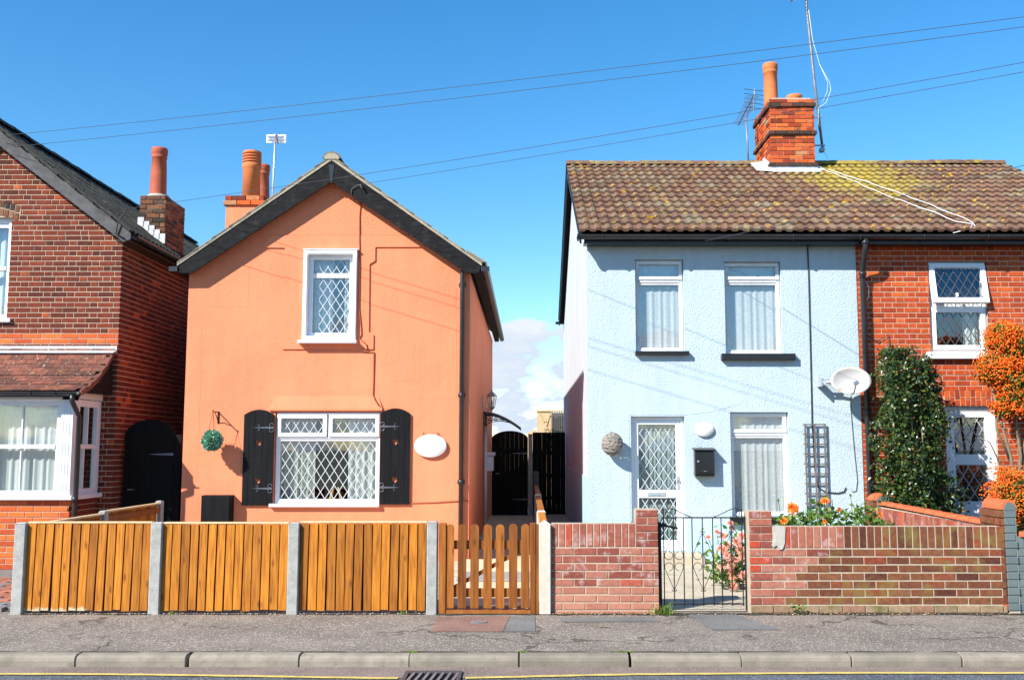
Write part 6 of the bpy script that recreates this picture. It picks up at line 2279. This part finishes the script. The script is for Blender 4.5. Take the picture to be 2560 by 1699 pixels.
for x, y, z, s in heads:
    flower(pk, fp, (x, y, z), (r6.gauss(-.2, .4), -1, r6.gauss(.5, .3)), s)
    stm.tube([(2.34 + (x - 2.34) * .2, 11.62, .03), (2.34 + (x - 2.34) * .7, 11.58, z * .6), (x, y + .02, z)], .004, 4)
stm.build('stem', 'stem_green', pk)
og = empty('orange_dahlia', (3.6, 12.0, .1), 'leafy dahlia clump with shaggy orange flowers behind the brown wall', 'dahlia')
mb = MB()
def dsamp(q):
    while True:
        x = q.uniform(2.97, 4.24)
        top = .84 + .17 * math.exp(-((x - 3.50) / .13) ** 2) + .11 * math.exp(-((x - 3.95) / .16) ** 2) - .10 * max(0, (x - 4.08) / .16) - .04 * max(0, (3.1 - x) / .13)
        z = q.uniform(.35, top)
        if q.random() < .35 + .65 * (1 - abs(z - .65) / .6):
            return (x, 12.0 + q.gauss(0, .15), z)
foliage(mb, 1250, dsamp, (.05, .105), .55, r6, None, .18, .1)
mb.build('foliage', 'dahlia_leaf', og, recalc=False)
stm = MB()
for x, z, s, lk in ((3.09, .915, .95, (-.3, -1, .3)), (3.47, .99, .75, (-.3, -.6, 1)), (2.985, .77, .6, (-.6, -1, .4)), (3.63, .90, .42, (.3, -1, -.3)), (3.46, .76, .4, (0, -1, .2)), (4.10, .84, .5, (.6, -1, .4))):
    flower(og, fo, (x, 11.78, z), lk, s)
    stm.tube([(x + .05, 12.0, .2), (x + .03, 11.95, z * .7), (x, 11.80, z)], .005, 4)
for x, z in ((2.95, 1.00), (3.80, 1.06), (3.97, .97)):
    stm.tube([(x + .06, 12.0, .6), (x + .02, 11.9, z - .1), (x, 11.88, z)], .0035, 4)
    stm.lathe([(.004, -.016), (.016, -.004), (.016, .006), (.006, .016)], (x, 11.88, z), 8)
stm.build('stem', 'stem_green', og)

# weeds
def tuft(name, c, n, h, spread, label, cat='grass tuft', mat='grass_blade', seed=1):
    q = random.Random(seed)
    mb = MB()
    for k in range(n):
        a = q.uniform(0, 6.28)
        d = Vector((math.cos(a) * q.uniform(.1, .9), math.sin(a) * q.uniform(.1, .9), 1)).normalized()
        b = Vector(c) + Vector((q.gauss(0, spread), q.gauss(0, spread * .6), 0))
        l = h * q.uniform(.35, 1)
        sd = Vector((-d.y, d.x, 0)).normalized() * .005
        mid = b + d * l * .55
        tip = b + d * l + Vector((d.x, d.y, 0)) * l * .35 - Vector((0, 0, l * .12))
        i = len(mb.v)
        mb.v += [tuple(p) for p in (b - sd, b + sd, mid + sd * .8, mid - sd * .8, tip)]
        mb.f += [(i, i + 1, i + 2, i + 3), (i + 3, i + 2, i + 4)]
    return tag(mb.build(name, mat, None, recalc=False), label, cat)
tuft('grass_tuft', (1.33, 9.96, 0), 70, .17, .055, 'bright green grass tuft at the foot of the gate pier', seed=2)
wd = MB()
q = random.Random(9)
for k in range(26):
    c = Vector((2.60 + q.uniform(-.06, .10), 9.95 + q.uniform(-.02, .02), .01 + q.uniform(0, .08)))
    wd.leaf(c, (q.gauss(0, 1), -abs(q.gauss(0, .6)), q.gauss(.3, .4)), (0, -.4, 1), q.uniform(.03, .06), .022)
tag(wd.build('wall_weed', 'dahlia_leaf', None, recalc=False), 'small leafy weed growing from the foot of the brown brick wall', 'weed')
tuft('fence_weed', (-1.22, 9.99, 0), 20, .05, .02, 'tiny green weed under the right end of the board fence', 'weed', seed=4)
tuft('fence_weed', (-3.50, 9.99, 0), 18, .045, .025, 'tiny green weed under the fence beside the second concrete post', 'weed', seed=5)
# moss in two kerb joints
def mosspad(c, rx, ry, label, seed):
    q = random.Random(seed)
    mb = MB()
    for k in range(60):
        a, rr = q.uniform(0, 6.28), math.sqrt(q.random())
        p = (c[0] + rx * rr * math.cos(a), c[1] + ry * rr * math.sin(a), c[2])
        mb.leaf(p, (q.gauss(0, .7), q.gauss(0, .7), 1), (q.gauss(0, 1), 1, 0), q.uniform(.008, .018), .012)
    tag(mb.build('moss_clump', 'grass_blade', None, recalc=False), label, 'moss')
mosspad((-.93, 8.31, -.032), .045, .02, 'yellow-green moss in the kerb joint nearest the drain grate', 1)
mosspad((-.04, 8.315, -.032), .03, .012, 'small moss clump behind the kerb below the picket gate', 2)
mosspad((.78, 8.315, -.032), .11, .012, 'long streak of moss behind the kerb below the short pink wall', 3)
# leaf litter and grit along the foot of fence and walls
lt = MB()
q = random.Random(14)
for k in range(420):
    x = q.choice((q.uniform(-4.9, -.9), q.uniform(.25, 1.3), q.uniform(2.2, 4.7), q.uniform(2.4, 4.0)))
    y = (9.93 if x > 0 else 9.985) - abs(q.gauss(0, .022)) + (.03 if x < 0 else .03)
    lt.leaf((x, y, .004 + q.uniform(0, .012)), (q.gauss(0, 1), q.gauss(0, 1), q.gauss(0, .3)), (q.gauss(0, .4), q.gauss(0, .4), 1), q.uniform(.010, .030), .014, .3)
for k in range(60):
    x = q.uniform(-4.5, 4.3)
    y = q.uniform(8.25, 9.8)
    lt.leaf((x, y, pz(y) + .004), (q.gauss(0, 1), q.gauss(0, 1), .1), (0, 0, 1), q.uniform(.010, .025), .012, .3)
tag(lt.build('leaf_litter', 'dead_leaf', None, recalc=False), 'dry leaf litter along the foot of the fence and walls', 'litter', kind='stuff')
gt = MB()
for k in range(260):
    x = q.choice((q.uniform(-4.9, -.9), q.uniform(-4.9, -.9), q.uniform(.25, 4.7)))
    y = 9.985 - abs(q.gauss(0, .03)) - (.03 if x > 0 else 0)
    s = q.uniform(.003, .010)
    i = len(gt.v)
    gt.v += [(x + a * s * q.uniform(.7, 1.2), y + b * s, .004 + c_ * s * .6 + s * .4) for a, b, c_ in OCT]
    gt.f += [tuple(i + m for m in f) for f in OF]
tag(gt.build('grit', 'cement', None, recalc=False), 'loose grit along the foot of the board fence and walls', 'grit', kind='stuff')
tw = MB().tube([(.66, 9.32, pz(9.32) + .006), (.70, 9.33, pz(9.33) + .008), (.75, 9.31, pz(9.31) + .006)], .006, 5).tube([(.70, 9.33, pz(9.33) + .008), (.73, 9.35, pz(9.35) + .008)], .005, 5)
tag(tw.build('twig', 'bark', None), 'small dark twig lying on the pavement before the pink wall', 'twig')

# ------------------------------------------------------------------ aerials and overhead wires
def yagi(name, mast, boom, ndir, label, el=.16, metal='aerial_alu', tall=False):
    a = empty(name, mast[0], label, 'aerial')
    MB().tube(mast, .026 if tall else .016, 8).build('mast', 'mast_steel' if tall else metal, a, True)
    b0, b1 = Vector(boom[0]), Vector(boom[1])
    MB().tube([b0, b1], .012, 6).build('boom', 'metal_dark', a)
    d = (b1 - b0).normalized()
    sd = boom[2] if len(boom) > 2 else Vector((1, 0, 0))
    sd = Vector(sd).normalized()
    for k in range(ndir):
        p = b0.lerp(b1, (k + .5) / ndir)
        l = el * (1 - .25 * k / ndir)
        MB().tube([p - sd * l, p + sd * l], .0045, 5).build('element', metal, a)
    return a
# white grid aerial behind the orange roof
a = yagi('roof_aerial', [(-4.50, 17.2, 5.0), (-4.48, 17.2, 6.3), (-4.465, 17.2, 7.14)], ((-4.46, 17.2, 7.09), (-4.26, 16.6, 6.78), (1, .1, 0)), 11, 'white grid television aerial on a pole above the orange cottage roof', .13)
mb = MB()
frame(mb, -4.63, -4.28, 6.98, 7.13, 17.22, 17.23, .03, .002)
mb.box(-4.60, -4.31, 17.222, 17.228, 7.042, 7.068)
mb.box(-4.485, -4.425, 17.222, 17.228, 7.01, 7.10)
mb.build('reflector_grid', 'white_plastic', a)
# angled aerial on the left of the tall chimney
a = yagi('roof_aerial', [(4.29, 18.9, 6.98), (4.28, 18.9, 7.5), (4.26, 18.9, 8.02)], ((4.40, 18.8, 8.42), (3.98, 18.3, 7.66), (1, .3, 0)), 20, 'slanting television aerial on a short pole left of the tall brick chimney', .14, 'mast_steel')
mb = MB()
for k in range(5):
    p = Vector((4.45, 18.85, 8.18 + .09 * k))
    mb.tube([p - Vector((.24, .07, 0)), p + Vector((.24, .07, 0))], .006, 5)
mb.tube([(4.40, 18.82, 8.10), (4.43, 18.85, 8.58)], .010, 6)
mb.tube([(4.26, 18.9, 7.98), (4.32, 18.85, 8.16), (4.36, 18.82, 8.3)], .010, 6)
mb.build('reflector', 'metal_dark', a)
MB().tube([(4.28, 18.9, 7.02), (4.40, 18.9, 7.05)], .03, 6).tube([(4.28, 18.9, 7.15), (4.42, 18.9, 7.15)], .012, 6).build('bracket', 'metal_dark', a)
# tall mast clamped to the right of the chimney
a = yagi('roof_aerial', [(5.62, 18.5, 7.22), (5.50, 18.5, 8.6), (5.40, 18.5, 10.0), (5.36, 18.5, 10.9)], ((5.28, 18.4, 10.45), (5.02, 18.2, 10.05), (1, .2, 0)), 9, 'tall leaning aerial mast clamped to the right of the brick chimney', .13, tall=True)
mb = MB()
mb.box(5.25, 5.62, 18.47, 18.50, 7.86, 7.885)
mb.box(5.25, 5.66, 18.47, 18.50, 7.31, 7.335)
mb.box(5.56, 5.64, 18.44, 18.56, 7.20, 7.27)
mb.build('bracket', 'metal_grey', a)
mb = MB()
mb.tube([(5.42, 18.46, 10.0), (5.48, 18.46, 9.4), (5.60, 18.46, 8.9), (5.78, 18.46, 8.55), (5.80, 18.46, 8.40), (5.70, 18.46, 8.15), (5.55, 18.46, 8.05), (5.53, 18.46, 7.6)], .005, 5)
mb.tube([(5.60, 18.45, 8.9), (5.74, 18.45, 8.55), (5.72, 18.45, 8.35), (5.62, 18.45, 8.15)], .004, 5)
mb.tube([(5.60, 18.46, 7.25), (5.68, 18.4, 7.05), (5.62, 18.2, 6.95), (5.45, 17.7, 6.80)], .004, 5)
mb.build('loose_lead', 'cable_white', a, True)
# rope of wires to the street pole out of frame at the right
def wire(p, q, sag, label, r=.0033):
    tag(MB().tube(sweep(p, q, 40, sag), r, 5).build('overhead_wire', 'wire', None, True), label, 'wire', 'telephone wires overhead')
wire((-7.55, 13.85, 6.03), (5.899, 9.0, 5.80), .06, 'topmost overhead wire crossing the sky above both cottages')
wire((-7.45, 13.85, 5.86), (5.892, 9.0, 5.705), .06, 'second overhead wire from the top, just under the topmost')
wire((-5.655, 13.85, 4.975), (5.872, 9.0, 5.422), .07, 'third overhead wire, crossing the orange gable to the left house')
wire((-2.385, 13.98, 5.36), (5.865, 9.0, 5.325), .03, 'fourth overhead wire, ending on the orange cottage bargeboard')
wire((2.502, 13.80, 4.50), (5.812, 9.0, 4.532), .04, 'lowest overhead wire, drooping across the tiled roof to the blue gutter', .004)
# insulator bracket on the orange bargeboard
mb = MB()
mb.tube([(-2.40, 14.02, 5.36), (-2.385, 13.97, 5.34), (-2.37, 13.97, 5.30)], .012, 6)
mb.tube([(-2.385, 13.99, 5.36), (-2.45, 14.0, 5.35), (-2.52, 14.01, 5.30), (-2.53, 14.015, 5.22), (-2.42, 14.15, 5.12)], .006, 5)
tag(mb.build('wire_bracket', 'metal_dark', None), 'small metal wire bracket near the top of the right orange bargeboard', 'bracket')
mb = MB()
mb.tube([(-5.655, 13.85, 4.975), (-5.80, 13.88, 4.80), (-5.83, 13.9, 4.62), (-5.70, 13.9, 4.55)], .010, 5)
tag(mb.build('service_cable', 'cable_black', None, True), 'black cable loop at the foot of the left house bargeboard', 'cable')
